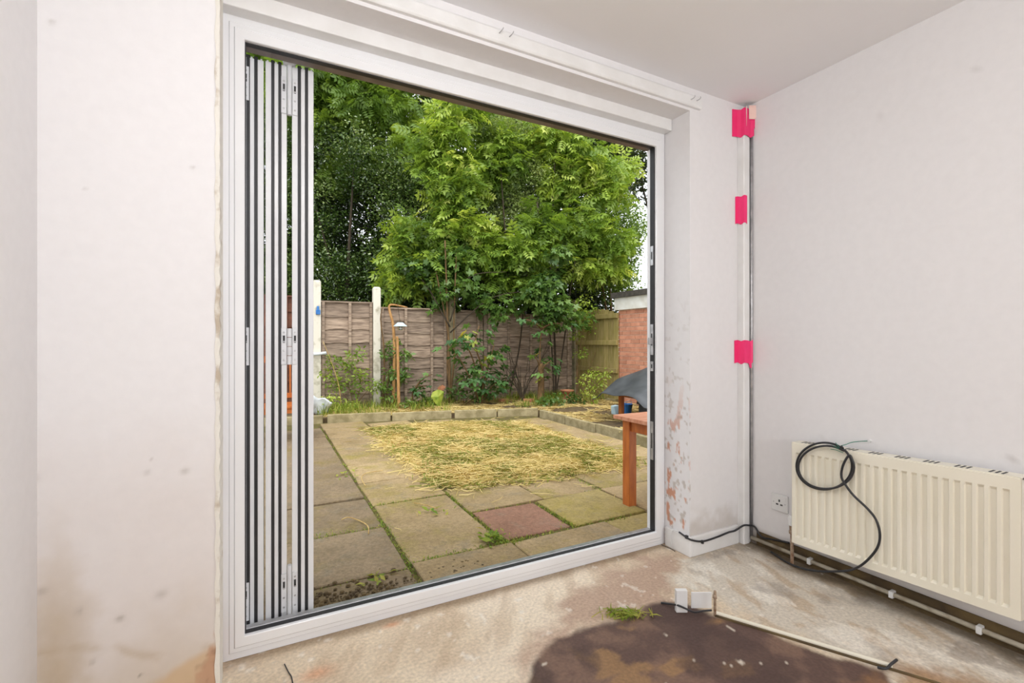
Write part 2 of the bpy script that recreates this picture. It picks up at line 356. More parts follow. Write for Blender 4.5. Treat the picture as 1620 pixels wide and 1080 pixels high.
fl = painted('floor', [((XL-.1,0.2,0),(XR-XL+.1,0,0),(0,YF+.03-.2,0),300,175), ((XL-.1,YB-.1,0),(XR-XL+.1,0,0),(0,3.3,0),30,30)], [(XL-.1,XR,YB-.1,YF+.03,-.12,-.004)], floor_col, M['floor']); struct(fl)

# door wall (one thick wall with the opening)
def wall_col(V):
    x, y, z = V.T
    c = np.tile(PAINT, (len(x),1)); u = x+y*.9
    left = x < OX0+.02
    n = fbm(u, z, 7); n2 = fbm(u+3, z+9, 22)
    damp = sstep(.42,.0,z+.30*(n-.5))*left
    c = mixc(c, lin(214,204,198), sstep(1.0,.35,z+.25*(n-.5))*left*.6)  # pinkish discolouration, carried higher in the colour to imitate light falling off
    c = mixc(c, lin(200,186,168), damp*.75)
    cor = np.where(left, sstep(.10,0,np.abs(x-XL-.04)+.10*(n2-.5)+.05*sstep(.3,.7,z)), 0)*sstep(.75,.25,z)
    c = mixc(c, lin(182,162,130), cor*.6*(.55+.9*n2))
    edge = np.where(left, sstep(.02,-.01,z-(.05+.09*sstep(-.45,OX0,x))-.08*(n-.5)), 0)
    c = mixc(c, lin(204,176,140), edge*.85)
    bare = np.where(left, sstep(.02,-.02,z-(.03+.13*sstep(-.20,OX0+.01,x))-.16*(n2-.5)-.08*(fbm(u+8,z,60,2)-.5)), 0)*sstep(-.24,-.14,x+.06*(n2-.5))
    bc = mixc(np.tile(np.array(lin(190,150,122)),(len(x),1)), lin(150,112,88), sstep(.4,.6,fbm(u,z+4,30)))
    c = c*(1-.85*bare[:,None])+bc*.85*bare[:,None]
    ring = np.where(left, np.exp(-((z-.20-.06*(n-.5)-.05*np.sin(x*9))/.012)**2)*sstep(.5,.62,fbm(x+7,z,11)), 0)
    c = mixc(c, lin(184,166,140), ring*.5)
    marks = []
    for px, py, r, s in ((233,748,.008,.6),(292,745,.011,.35),(48,815,.01,.6),(50,758,.012,.4),(22,745,.005,.35),(135,967,.018,.5),(190,978,.010,.5),(255,940,.016,.3),(66,935,.012,.35),(82,35,.007,.35),(35,30,.005,.4),(135,300,.004,.5),(305,265,.006,.3),(240,725,.003,.5),(146,1047,.006,.5),(222,1068,.004,.7)):
        q = ony(px, py, YW); marks.append((q[0], q[2], r, r*.8, s))
    k = spots(x, z, marks)*left
    c = mixc(c, lin(128,116,100), k*sstep(.3,.55,n2+.1))
    # right-hand reveal: paint flaked down to pink plaster
    rev = (np.abs(x-OX1) < .004) & (y < YF+.01)
    fl_ = sstep(.61,.65,fbm(y*2.2+11, z+3, 16))*sstep(.95,.45,z)*sstep(YW-.01,YW+.02,y+.05*(n2-.5))
    c = mixc(c, lin(206,150,122), fl_*rev*.95)
    fl2 = sstep(.70,.74,fbm(y*1.3+2, z*1.0-3, 40,2))*sstep(1.5,.4,z)
    c = mixc(c, lin(170,156,140), fl2*rev*.55)
    # dust near the foot of the pier
    pier = (x > OX1-.002) & (y < YW+.002)
    c = mixc(c, lin(176,164,150), pier*sstep(.24,.10,z+.12*(n2-.5))*.5)
    return c
WT = .003
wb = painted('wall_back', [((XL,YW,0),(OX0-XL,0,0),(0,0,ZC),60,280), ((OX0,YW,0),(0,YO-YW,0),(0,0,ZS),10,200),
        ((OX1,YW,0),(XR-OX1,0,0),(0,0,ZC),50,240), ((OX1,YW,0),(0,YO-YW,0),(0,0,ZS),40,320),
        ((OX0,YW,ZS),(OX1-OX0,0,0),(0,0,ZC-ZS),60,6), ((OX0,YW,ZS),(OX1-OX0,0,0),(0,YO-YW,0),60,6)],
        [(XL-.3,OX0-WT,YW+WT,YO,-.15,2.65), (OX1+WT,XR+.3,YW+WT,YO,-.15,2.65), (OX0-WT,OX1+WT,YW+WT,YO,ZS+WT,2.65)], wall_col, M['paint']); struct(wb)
def lwall_col(V):
    x, y, z = V.T; c = np.tile(PAINT*.985, (len(x),1)); n = fbm(y, z, 6)
    c = mixc(c, lin(196,184,164), sstep(.3,.0,z+.2*(n-.5))*.6)
    return c
wl = painted('wall_left', [((XL,YB,0),(0,YW-YB,0),(0,0,ZC),140,70)], [(XL-.2,XL-WT,YB-.1,YW,-.05,2.65)], lwall_col, M['paint']); struct(wl)
def rwall_col(V):
    x, y, z = V.T; c = np.tile(PAINT, (len(x),1)); n = fbm(y, z, 9)
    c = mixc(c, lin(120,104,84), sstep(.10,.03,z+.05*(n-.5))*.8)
    pts = []
    for px, py, r, s in ((1395,185,.008,.4),(1548,108,.006,.3),(1475,706,.006,.5),(1600,727,.014,.35),(1245,640,.004,.5),(1300,690,.005,.4)):
        q = onx(px, py, XR); pts.append((q[1], q[2], r, r, s))
    return mixc(c, lin(140,132,126), spots(y, z, pts))
wr = painted('wall_right', [((XR,YB,0),(0,YW-YB,0),(0,0,ZC),200,120)], [(XR+WT,XR+.2,YB-.1,YW,-.05,2.65)], rwall_col, M['paint']); struct(wr)
struct(MB().box(XL,XR,YB-.1,YW,ZC,2.65).build('ceiling', M['ceil']))
# unseen rear wall (behind the camera) with a window added to light the room
mb = MB(); wx0, wx1, wz0, wz1 = -.1, 1.8, .9, 2.1
mb.box(XL,wx0,YB-.1,YB,0,ZC).box(wx1,XR,YB-.1,YB,0,ZC).box(wx0,wx1,YB-.1,YB,0,wz0).box(wx0,wx1,YB-.1,YB,wz1,ZC)
struct(mb.build('wall_front', M['wall']))
wn = MB().box(wx0,wx1,YB-.08,YB-.02,wz0,wz0+.06).box(wx0,wx1,YB-.08,YB-.02,wz1-.06,wz1).box(wx0,wx0+.06,YB-.08,YB-.02,wz0+.06,wz1-.06).box(wx1-.06,wx1,YB-.08,YB-.02,wz0+.06,wz1-.06).box(.82,.88,YB-.08,YB-.02,wz0+.06,wz1-.06).build('added_window_1', M['upvc']); struct(wn)
# added pendant lamp, unseen above the camera, fills the room with light
lp = empty('fill_lamp', FILL_LAMP); tag(lp, 'added white globe fill lamp hanging unseen from the ceiling', 'lamp')
MB().lathe([(.004,0),(.045,0),(.040,-.02),(.004,-.03)], n=20).build('ceiling_rose', M['plastic'], lp)
MB().tube([(0,0,-.025),(0,0,-.06),(0,0,-.11)], .003, 8).build('flex', M['plastic'], lp)
MB().lathe([(.004,-.10),(.018,-.10),(.020,-.135),(.004,-.135)], n=16).build('lamp_holder', M['plastic'], lp)
gl = [(max(.003,.085*math.sin(PI*k/12)), -.215+.085*math.cos(PI*k/12)) for k in range(13)]
MB().lathe(gl, n=24).build('globe', M['glow'], lp, smooth=True)

# ------------------------------------------------------------------ timber and trim round the opening
tr = MB().prism([(YF-.042,2.165),(YF-.042,2.232),(YF-.036,2.238),(YF+.02,2.238),(YF+.02,2.165)], 'x', OX0, OX1-.004).build('trim_1', M['gloss'], bev=.003); struct(tr)   # boxed fascia under the lintel
tr = MB().prism([(YW-.014,2.236),(YW-.020,2.244),(YW-.020,2.285),(YW-.012,2.296),(YW+.003,2.296),(YW+.003,2.236)], 'x', XL+.004, 1.942).build('trim_2', M['gloss'], bev=.002); struct(tr)   # curtain batten
for px, py in ((790,52),(806,58),(1093,157),(1102,159)):
    q = ony(px, py, YW-.020); h = MB().tube(smooth_path([(q[0],YW-.016,q[2]),(q[0],YW-.034,q[2]-.002),(q[0]+.006,YW-.040,q[2]+.006),(q[0]+.010,YW-.036,q[2]+.014)],4), .0018, 6).build('screw_hook', M['steel'], tr)
# cream corner strip on the left edge of the reveal, chipped
pts = []; nz_ = 90
mb = MB(); prev = None
for i in range(nz_+1):
    z = ZS*i/nz_; a = .0045*math.sin(i*2.1)+.003*math.sin(i*5.7)
    x0 = OX0-.006+.0035*math.sin(i*1.3)*.6; 
    ring = [(x0, YW-.004, z), (OX0+.006+.002*math.sin(i*3.1), YW-.005, z), (OX0+.007, YW+.10, z), (x0, YW+.10, z)]
    mb.v += ring
    if i: o = 4*(i-1); mb.f += [(o+k, o+(k+1)%4, o+4+(k+1)%4, o+4+k) for k in range(4)]
mb.f += [(3,2,1,0), tuple(4*nz_+k for k in range(4))]
struct(mb.build('trim_3', M['cream_wood']))
# skirting round the pier
sk = MB().box(OX1+.0005,XR-.075,YW-.016,YW+.002,0,.098).box(OX1-.016,OX1+.0005,YW-.016,YF-.004,0,.098).build('baseboard_back', M['gloss'], bev=.004); struct(sk)

# ------------------------------------------------------------------ folding door
dr = struct(empty('door_1', (.87, YF, 0)))
ix0, ix1, iz0, iz1 = -.062, 1.806, .076, 2.088            # inner opening edge of the frame
FW = .066
prof = [(0,YF+.002),(.002,YF),(.028,YF),(.032,YF+.006),(.044,YF+.006),(.047,YF+.011),(FW,YF+.011),(FW,YO-.002),(0,YO-.002)]
cornr = [(ix0,iz0),(ix1,iz0),(ix1,iz1),(ix0,iz1)]; sg = [(-1,-1),(1,-1),(1,1),(-1,1)]
for i, nm in enumerate(('frame_sill','frame_jamb','frame_head','frame_jamb')):
    j = (i+1) % 4; mb = MB(); n = len(prof); vs = []
    for c in (i, j):
        for a, y in prof: vs.append((cornr[c][0]+sg[c][0]*min(a, FW), y, max(cornr[c][1]+sg[c][1]*(a*(1.13 if sg[c][1]<0 else 1.18)), .001)))
    fs = [tuple(range(n)), tuple(range(2*n-1, n-1, -1))]+[(k, (k+1) % n, n+(k+1) % n, n+k) for k in range(n)]
    o = mb.add(vs, fs).build(nm, M['upvc']); o.parent = dr; o.matrix_parent_inverse = Matrix.Translation(-dr.location)
def dpart(mb, name, m, parent=dr, **k):
    o = mb.build(name, m, **k); o.parent = parent
    if parent is dr: o.matrix_parent_inverse = Matrix.Translation(-dr.location)
    return o
g = .003
for nm, b in (('gasket',(ix0-.001,ix1+.001,YF+.016,YF+.036,iz0-.001,iz0+g)),('gasket',(ix1-g-.002,ix1+.001,YF+.012,YF+.042,iz0+g,iz1-g)),('gasket',(ix0-.001,ix1+.001,YF+.014,YF+.036,iz1-g,iz1+.001)),('gasket',(ix0-.001,ix0+g,YF+.014,YF+.036,iz0+g,iz1-g))):
    dpart(MB().box(*b), nm, M['rubber'])
dpart(MB().box(ix0,ix1,YF+.037,YO+.002,iz1-.002,iz1+.02), 'head_track', M['track'])
dpart(MB().box(ix0-.05,ix1+.05,YO-.002,YO+.085,.012,.03).box(ix0,ix1,YF+.046,YO-.004,iz0-.003,iz0+.003).box(ix0,ix1,YO+.02,YO+.03,.03,.036).box(ix0,ix1,YO+.05,YO+.06,.03,.036), 'threshold', M['steel'])
dpart(MB().box(OX0-.1,OX1+.1,YO,YO+.10,-.03,.012), 'outer_cill', M['upvc'], bev=.003)
# lock keeps on the right jamb
for zc, h in ((1.52,.10),(1.08,.16),(.94,.05),(.55,.20)):
    k = dpart(MB().box(ix1-.010,ix1-.0055,YF+.016,YF+.034,zc-h/2,zc+h/2), 'lock_keep', M['steel'])
    s_ = MB().box(ix1-.0105,ix1-.0098,YF+.021,YF+.029,zc-h/5,zc+h/5).build('keep_slot', M['dark']); s_.parent = k
kb = dpart(MB().box(ix1-.030,ix1-.010,YF+.018,YF+.034,1.055,1.09), 'strike_block', M['steel'], bev=.002)
# leaves folded together, standing square to the frame
LY0, LY1 = 1.928, 2.56
def leaf(x0, x1, z0, z1, ang=0):
    w_ = x1-x0; e = .0045; g0 = x0+w_*.27; g1 = x0+w_*.41; g2 = x0+w_*.60; g3 = x0+w_*.74
    def rails(a, b, ins):
        m_ = MB(); s = .062
        m_.box(a,b,LY0+ins,LY0+s,z0,z1).box(a,b,LY1-s,LY1-ins,z0,z1).box(a,b,LY0+s,LY1-s,z0,z0+s).box(a,b,LY0+s,LY1-s,z1-s,z1); return m_
    lf = MB()
    for a, b, ins in ((x0,g0,0),(g1,g2,0),(g3,x1,0)):
        q = rails(a, b, ins); lf.add(q.v, q.f)
    lo_ = dpart(lf, 'door_leaf', M['upvc2'], bev=.0015)
    for a, b in ((g0,g1),(g2,g3)):
        q = rails(a, b, -.001); o = q.build('gasket', M['rubber']); o.parent = lo_; o.matrix_parent_inverse = Matrix.Identity(4)
        # gasket tongues stand up past the profile ends
        o2 = MB().box(a-.001,b+.001,LY0-.001,LY0+.02,z1,z1+.008).box(a-.001,b+.001,LY0-.001,LY0+.02,z0-.008,z0).build('gasket_end', M['rubber']); o2.parent = lo_
    for kx in (x0+.004, (g1+g2)/2-.004, x1-.010):
        o2 = MB().box(kx,kx+.006,LY0+.003,LY0+.03,z1,z1+.006).box(kx,kx+.006,LY0+.003,LY0+.03,z0-.007,z0).build('profile_lug', M['upvc2']); o2.parent = lo_
    xm = (x0+x1)/2
    o = MB().box(xm-.012,xm+.012,LY0+.055,LY1-.055,z0+.055,z1-.055).build('glass_pane', M['glass']); o.parent = lo_
    if ang:
        T_ = Matrix.Translation((x0,LY0,0)) @ Matrix.Rotation(-ang,4,'Z') @ Matrix.Translation((-x0,-LY0,0))
        for o in [lo_]+list(lo_.children): o.data.transform(T_)
    return lo_
L1 = leaf(-.080, -.006, .046, 2.086); L2 = leaf(.000, .070, .046, 2.088); L3 = leaf(.087, .161, .046, 2.090, math.radians(3.0))
def hinge(xc, wd, z0, z1, parent, knuckle=True):
    p = MB().box(xc-wd/2,xc+wd/2,LY0-.005,LY0,z0,z1).build('hinge_plate', M['hinge'], parent, bev=.001)
    sc = MB(); n = 4
    for i in range(n):
        z = z0+(z1-z0)*(i+.5)/n
        sc.lathe([(.0005,0),(.0038,0),(.0030,.0012),(.0005,.0014)], (0,0,0), 8)
        for q in range(len(sc.v)-32, len(sc.v)): a = sc.v[q]; sc.v[q] = (xc+a[0], LY0-.005-a[2], z+a[1])
    sc.build('screw', M['steel'], p)
    MB().box(xc-.0035,xc+.0035,LY0-.0062,LY0-.005,z1-.055,z1-.028).build('adjuster_slot', M['dark'], p) if z1-z0 > .1 else None
    return p
zt = 2.055
for x_, par in ((.060,L2),(.097,L3)):
    hinge(x_, .018, zt-.145, zt-.01, par); hinge(x_, .018, .985, 1.12, par); hinge(x_, .018, .075, .215, par)
for z0, z1 in ((1.93,2.05),(.985,1.12),(.075,.21)): hinge(-.062, .020, z0, z1, L1)
def knuckles(z0, z1, n):
    for i in range(n):
        a = z0+(z1-z0)*i/n; dpart(MB().lathe([(.002,0),(.0085,0),(.0085,(z1-z0)/n-.002),(.002,(z1-z0)/n-.002)], (.0785,LY0-.004,a), 10), 'hinge_knuckle', M['hinge'], smooth=False)
knuckles(.985, 1.12, 4)
dpart(MB().lathe([(.002,0),(.008,0),(.008,.205),(.002,.205)], (.0785,LY0-.006,1.905), 10).box(.058,.099,LY0-.03,LY0+.02,2.098,2.106).lathe([(.003,0),(.018,.004),(.024,.012),(.003,.012)], (.0785,LY0-.006,2.088), 12), 'top_carrier', M['hinge'])
dpart(MB().lathe([(.002,0),(.0075,0),(.0075,.21),(.002,.21)], (.0785,LY0-.006,.036), 10).lathe([(.002,0),(.022,0),(.020,.006),(.002,.008)], (.0785,LY0-.006,.034), 12), 'bottom_carrier', M['hinge'])

# ------------------------------------------------------------------ corner boxing, pink tape
tk = MB().prism([(XR-.066,YW-.001),(XR-.066,YW-.034),(XR-.060,YW-.038),(XR-.022,YW-.038),(XR-.020,YW-.030),(XR-.016,YW-.030),(XR-.0005,YW-.030),(XR-.0005,YW-.001)], 'z', .0, ZC-.03).build('corner_boxing', M['gloss'])
rebase(tk, (XR-.03,YW-.02,0)); tag(tk, 'tall white corner boxing strip held with pink tape', 'trunking')
cd = MB().tube([(XR-.009,YW-.041,.03),(XR-.009,YW-.041,1.2),(XR-.009,YW-.041,ZC-.05)], .0075, 10).build('conduit', M['steel'], smooth=True); rebase(cd, (XR-.009,YW-.041,.03)); tag(cd, 'thin grey conduit running up the corner beside the white boxing', 'conduit')
def tape(poly, name, label, m='pink', y=YW-.0405, ret=None, wr=.002):
    """a taped sheet: outline in x-z against the boxing, wrinkled, with a return on to the wall"""
    mb = MB(); mb.prism(poly, 'y', y-.0015, y)
    o = mb.build(name, M[m]); c = poly[0]; rebase(o, (c[0], y, c[1]))
    if label: tag(o, label, 'tape', 'pink tape on the corner boxing')
    return o
def q2(px, py, Y=YW-.040): a = ony(px, py, Y); return (a[0], a[2])
def wrap_tape(name, label, z0, z1, xs):
    """ribbon following x,y stations (plan), thickness outward"""
    mb = MB(); n = len(xs); vs = []
    for i, (x, y) in enumerate(xs):
        d0 = .006*math.sin(i*2.3); vs += [(x, y, z0+d0), (x, y, z1+.6*d0), (x+.0006, y-.0016, z1+.6*d0), (x+.0006, y-.0016, z0+d0)]
    fs = []
    for i in range(n-1): o = 4*i; fs += [(o+k, o+(k+1) % 4, o+4+(k+1) % 4, o+4+k) for k in range(4)]
    fs += [(0,1,2,3), tuple(4*(n-1)+k for k in (3,2,1,0))]
    o = mb.add(vs, fs).build(name, M['pink']); rebase(o, (xs[0][0], xs[0][1], z0)); tag(o, label, 'tape', 'pink tape on the corner boxing'); return o
B0 = XR-.066
t1 = wrap_tape('pink_tape', 'large crumpled pink tape at the ceiling end of the corner boxing', 2.155, 2.30, [(B0-.045,YW-.0015),(B0-.012,YW-.004),(B0-.003,YW-.022),(B0-.001,YW-.040),(B0+.02,YW-.044),(B0+.045,YW-.043),(XR-.006,YW-.052)])
f1 = MB().add([(B0+.012,YW-.046,2.30),(B0+.022,YW-.050,2.30),(B0+.016,YW-.048,2.18),(B0+.008,YW-.046,2.19)], [(0,1,2,3)]); 
def flap(pts, nm, m):
    a = [Vector(p) for p in pts]; n_ = (a[1]-a[0]).cross(a[2]-a[0]).normalized()*.0012
    k = len(a); o = MB().add([p for p in a]+[p+n_ for p in a], [tuple(range(k))[::-1], tuple(range(k,2*k))]+[(i,(i+1)%k,k+(i+1)%k,k+i) for i in range(k)]).build(nm, m)
    o.parent = t1; o.matrix_parent_inverse = Matrix.Translation(-t1.location); return o
flap([(B0+.030,YW-.047,2.245),(B0+.024,YW-.050,2.315),(B0+.072,YW-.062,2.320),(B0+.078,YW-.066,2.275),(B0+.060,YW-.060,2.245)], 'pale_flap', M['tapeback'])
flap([(B0+.006,YW-.0465,2.31),(B0+.014,YW-.0465,2.31),(B0+.010,YW-.0465,2.205)], 'pale_crease', M['tapeback'])
flap([(B0+.050,YW-.050,2.24),(B0+.080,YW-.060,2.275),(B0+.084,YW-.064,2.215),(B0+.066,YW-.054,2.195)], 'pink_flap', M['pink'])
flap([(B0+.078,YW-.060,2.25),(B0+.088,YW-.060,2.235),(B0+.082,YW-.060,2.19)], 'pale_tail', M['tapeback'])
wrap_tape('pink_tape', 'narrow upright pink tape strip half way up the corner boxing', 1.695, 1.84, [(B0-.020,YW-.0015),(B0-.006,YW-.004),(B0-.002,YW-.022),(B0-.0005,YW-.039),(B0+.012,YW-.0425),(B0+.018,YW-.042)])
t3 = wrap_tape('pink_tape', 'pink tape patch low down on the corner boxing above the socket', .955, 1.075, [(B0-.028,YW-.0015),(B0-.006,YW-.004),(B0-.002,YW-.022),(B0-.0005,YW-.040),(B0+.02,YW-.0425),(B0+.045,YW-.043),(XR-.012,YW-.050)])
o = MB().prism([(B0+.03,.955),(B0+.036,.935),(B0+.046,.928),(B0+.056,.932),(B0+.06,.956)], 'y', YW-.046, YW-.0445).build('hanging_tab', M['pink']); o.parent = t3; o.matrix_parent_inverse = Matrix.Translation(-t3.location)

# ------------------------------------------------------------------ radiator
RX, RY0, RLEN, RZ0, RH = 2.198, 1.354, .757, .124, .468
def rz(s): return .026*s/RLEN
ra = empty('panel_radiator', (2.24, RY0-RLEN/2, 0)); tag(ra, 'cream fluted panel radiator hanging on the right wall', 'radiator')
def rpart(mb, name, m, parent=ra, **k):
    o = mb.build(name, m, **k); o.parent = parent
    if parent is ra: o.matrix_parent_inverse = Matrix.Translation(-ra.location)
    return o
NF = 23; ss = [0, .014]; dp = [0, 0]; pit = (RLEN-.03)/NF
for i in range(NF):
    a = .015+i*pit
    for t_, d in ((.04,0),(.16,1),(.60,1),(.72,0)): ss.append(a+pit*t_); dp.append(d)
ss += [RLEN-.012, RLEN]; dp += [0, 0]
zs = [0, .030, .040, RH-.050, RH-.040, RH]; zd = [0, 0, 1, 1, 0, 0]
mb = MB(); vs = [(RX+.008*dp[i]*zd[j], RY0-s, RZ0+zs[j]+rz(s)) for i, s in enumerate(ss) for j in range(6)]
fs = [(i*6+j, i*6+j+1, i*6+7+j, i*6+6+j) for i in range(len(ss)-1) for j in range(5)]
mb.add(vs, fs); n = len(ss)
bk = [(RX+.014, RY0-s, RZ0+z+rz(s)) for s in (0, RLEN) for z in (0, RH)]
mb.add([(RX,RY0,RZ0),(RX,RY0,RZ0+RH),(RX,RY0-RLEN,RZ0+rz(RLEN)),(RX,RY0-RLEN,RZ0+RH+rz(RLEN))]+bk, [(0,4,5,1),(2,3,7,6),(1,5,7,3),(0,2,6,4),(4,6,7,5)])
rpart(mb, 'front_panel', M['rad'])
def slabp(s0, s1, x0, x1, z0, z1):
    vs = [(x, RY0-s, RZ0+z+rz(s)) for x in (x0,x1) for s in (s0,s1) for z in (z0,z1)]
    return MB().add(vs, [(0,1,3,2),(4,6,7,5),(0,4,5,1),(2,3,7,6),(1,5,7,3),(0,2,6,4)])
rpart(slabp(0,RLEN,RX+.060,RX+.072,.01,RH-.01), 'back_panel', M['radside'])
tg = rpart(slabp(-.004,RLEN+.004,RX+.006,RX+.074,RH-.004,RH+.004), 'top_grille', M['rad'])
for i in range(8):
    s0 = .03+i*.092
    for k in range(3):
        q = slabp(s0+.016*k, s0+.016*k+.006, RX+.020, RX+.062, RH+.0035, RH+.0052); o = q.build('grille_slot', M['dark']); o.parent = tg
for s0 in (-.004, RLEN): 
    q = slabp(s0, s0+.004, RX+.004, RX+.076, .002, RH+.002); sp = rpart(q, 'side_panel', M['radside'])
for z in (.055, .40):
    o = slabp(RLEN+.004, RLEN+.006, RX+.030, RX+.056, z-.02, z+.02).build('bracket_hole', M['dark']); o.parent = sp
    o = slabp(RLEN+.004, RLEN+.012, RX+.036, RX+.050, z-.008, z+.008).build('bleed_plug', M['steel']); o.parent = sp
o = MB().box(RX+.03,XR-.002,RY0-.12,RY0-.09,RZ0+.04,RZ0+RH-.04).build('wall_bracket', M['steel']); o.parent = ra; o.matrix_parent_inverse = Matrix.Translation(-ra.location)
o = MB().box(RX+.03,XR-.002,RY0-RLEN+.09,RY0-RLEN+.12,RZ0+.06,RZ0+RH-.02).build('wall_bracket', M['steel']); o.parent = ra; o.matrix_parent_inverse = Matrix.Translation(-ra.location)
# valve and riser at the far end
vp = onx(1247, 835, RX+.036)
rpart(MB().tube([(RX+.036,RY0+.022,.0),(RX+.036,RY0+.022,.10),(RX+.036,RY0+.022,.165)], .0075, 10), 'riser_pipe', M['rust'])
rpart(MB().lathe([(.003,0),(.013,0),(.014,.012),(.011,.016),(.011,.034),(.013,.036),(.003,.04)], (RX+.036,RY0+.022,.15), 12).tube([(RX+.036,RY0+.022,.172),(RX+.036,RY0-.004,.172)], .008, 8), 'valve_body', M['rust'])
rpart(MB().lathe([(.003,0),(.015,0),(.016,.006),(.016,.036),(.013,.044),(.003,.045)], (RX+.036,RY0+.022,.19), 14), 'valve_cap', M['plastic'])
rpart(MB().tube([(RX+.036,RY0-RLEN-.02,.0),(RX+.036,RY0-RLEN-.02,.19),(RX+.036,RY0-RLEN+.002,.20)], .0075, 10), 'riser_pipe', M['rust'])

# pipes along the foot of the right wall
for i, (xo, z, lab) in enumerate(((XR-.022,.034,'painted heating pipe clipped low along the right wall under the radiator'),)):
    p = MB().tube([(xo,YW-.05,z),(xo,1.2,z),(xo,.6,z),(xo,-.8,z)], .0095, 10).build('heating_pipe', M['pipe'], smooth=True); rebase(p, (xo,.6,z)); tag(p, lab, 'pipe')
    if i == 0:
        for px, py in ((1280,885),(1410,932),(1549,984)):
            q = onx(px, py, xo-.006); o = MB().box(xo-.014,XR-.0005,q[1]-.008,q[1]+.008,z-.014,z+.014).build('pipe_clip', M['plastic'], bev=.003); o.parent = p; o.matrix_parent_inverse = Matrix.Translation(-p.location)
gb = MB().box(XR-.008,XR-.0005,-.8,YW-.07,0,.072).build('skirting_ground_strip', M['soil']); rebase(gb, (XR-.02,.6,0)); tag(gb, 'dirty brown timber ground strip along the bare wall foot', 'wood strip')

# socket
sy0, sy1 = onx(1222,800,XR)[1], onx(1248,800,XR)[1]; syc = (sy0+sy1)/2; szc = .258
so = MB().box(XR-.010,XR,syc-.043,syc+.043,szc-.043,szc+.043).build('wall_socket', M['plastic'], bev=.003); rebase(so, (XR,syc,szc)); tag(so, 'white square electrical socket on the wall beside the radiator', 'socket')
for dy, dz, a, b in ((0,.011,.0035,.006),(.011,-.008,.006,.0035),(-.011,-.008,.006,.0035)):
    o = MB().box(-.0108,-.0098,dy-a,dy+a,dz-b,dz+b).build('pin_hole', M['dark'], so)
for dy in (-.030,.030): MB().tube([(-.0098,dy,0),(-.0112,dy,0)], .003, 8).build('screw', M['steel'], so)
MB().box(-.013,-.0098,-.034,-.022,.012,.030).build('rocker_switch', M['plastic'], so, bev=.001)

# cables
def cable(name, pts, r, label, m='cable', n=6, group=None):
    o = MB().tube(smooth_path(pts, n), r, 8).build(name, M[m], smooth=True); rebase(o, pts[0]); tag(o, label, 'cable', group); return o
ys = YW-.021
c1 = cable('black_cable', [(OX1-.020,YW+.05,.105),(OX1-.021,YW+.01,.098),(OX1-.012,ys,.090),*[ony(px,py,ys) for px,py in ((1112,856),(1135,849),(1152,842),(1163,839))],(XR-.080,YW-.043,.104),(XR-.040,YW-.047,.100),(XR-.012,YW-.062,.092),*[onx(px,py,XR-.010) for px,py in ((1205,849),(1222,853),(1238,856))],(XR-.030,RY0+.06,.085)], .0048, 'black cable clipped along the top of the pier skirting')
for px, py in ((1068,847),(1110,857)):
    q = ony(px, py, ys); 
o = MB().box(-.004,.006,-.008,.006,-.008,.008).build('cable_clip', M['dark'], c1, loc=(.001+.0,-.045,-.008))
q = ony(1111,857,ys); o = MB().box(-.004,.004,-.007,.006,-.008,.008).build('cable_clip', M['dark'], c1, loc=Vector(q)-c1.location)
# coil hanging on the radiator
def ell(px, py, rx, ry, ph, X, a0, a1, n=26):
    out = []
    for i in range(n+1):
        a = a0+(a1-a0)*i/n; out.append(onx(px+rx*math.cos(a+ph), py+ry*math.sin(a+ph), X-.004*math.sin(a*.5)))
    return out
X0 = RX-.012
pts = [onx(1333,712,RX+.02), onx(1331,706,X0)]
pts += ell(1304,737,44,37,-.85,X0,0,-2*PI+.1,22) + ell(1307,739,44,34,-.85,X0-.011,-.05,-2*PI+.25,22)
pts += [onx(px,py,X0-.012) for px,py in ((1334,735),(1331,752),(1336,764),(1350,783),(1372,804),(1386,822),(1392,845),(1388,866),(1372,886))]
pts += [onx(1355,898,X0+.0), onx(1335,903,X0+.004), (2.206,1.245,.034), (2.215,1.33,.012), (2.225,1.40,.008), (2.245,1.455,.008), (2.262,1.50,.008)]
cable('coiled_cable', pts, .0047, 'black cable coiled over the radiator top, its tail trailing to the floor', n=5)
gw = [onx(1333,712,X0-.006), onx(1329,706,X0+.01), onx(1338,703,RX+.03), onx(1350,699,XR-.02), onx(1376,697,XR-.004)]
g1_ = cable('green_wire', gw, .0016, 'thin green tie wire from the coil to a wall screw', 'green_wire')
for k in range(3):
    a = onx(1330+2*k, 710+3*k, X0-.008); b_ = onx(1322-4*k, 700+5*k, X0-.012)
    o = MB().tube([a, ((a[0]+b_[0])/2-.01,(a[1]+b_[1])/2,(a[2]+b_[2])/2+.006), b_], .0014, 6).build('wire_twist', M['green_wire']); o.parent = g1_; o.matrix_parent_inverse = Matrix.Translation(-g1_.location)
o = MB().tube([(XR,gw[-1][1],gw[-1][2]),(XR-.010,gw[-1][1],gw[-1][2])], .006, 10).build('wall_screw', M['plastic']); rebase(o, (XR,gw[-1][1],gw[-1][2])); tag(o, 'small white screw plug in the wall above the radiator holding the wire', 'screw')

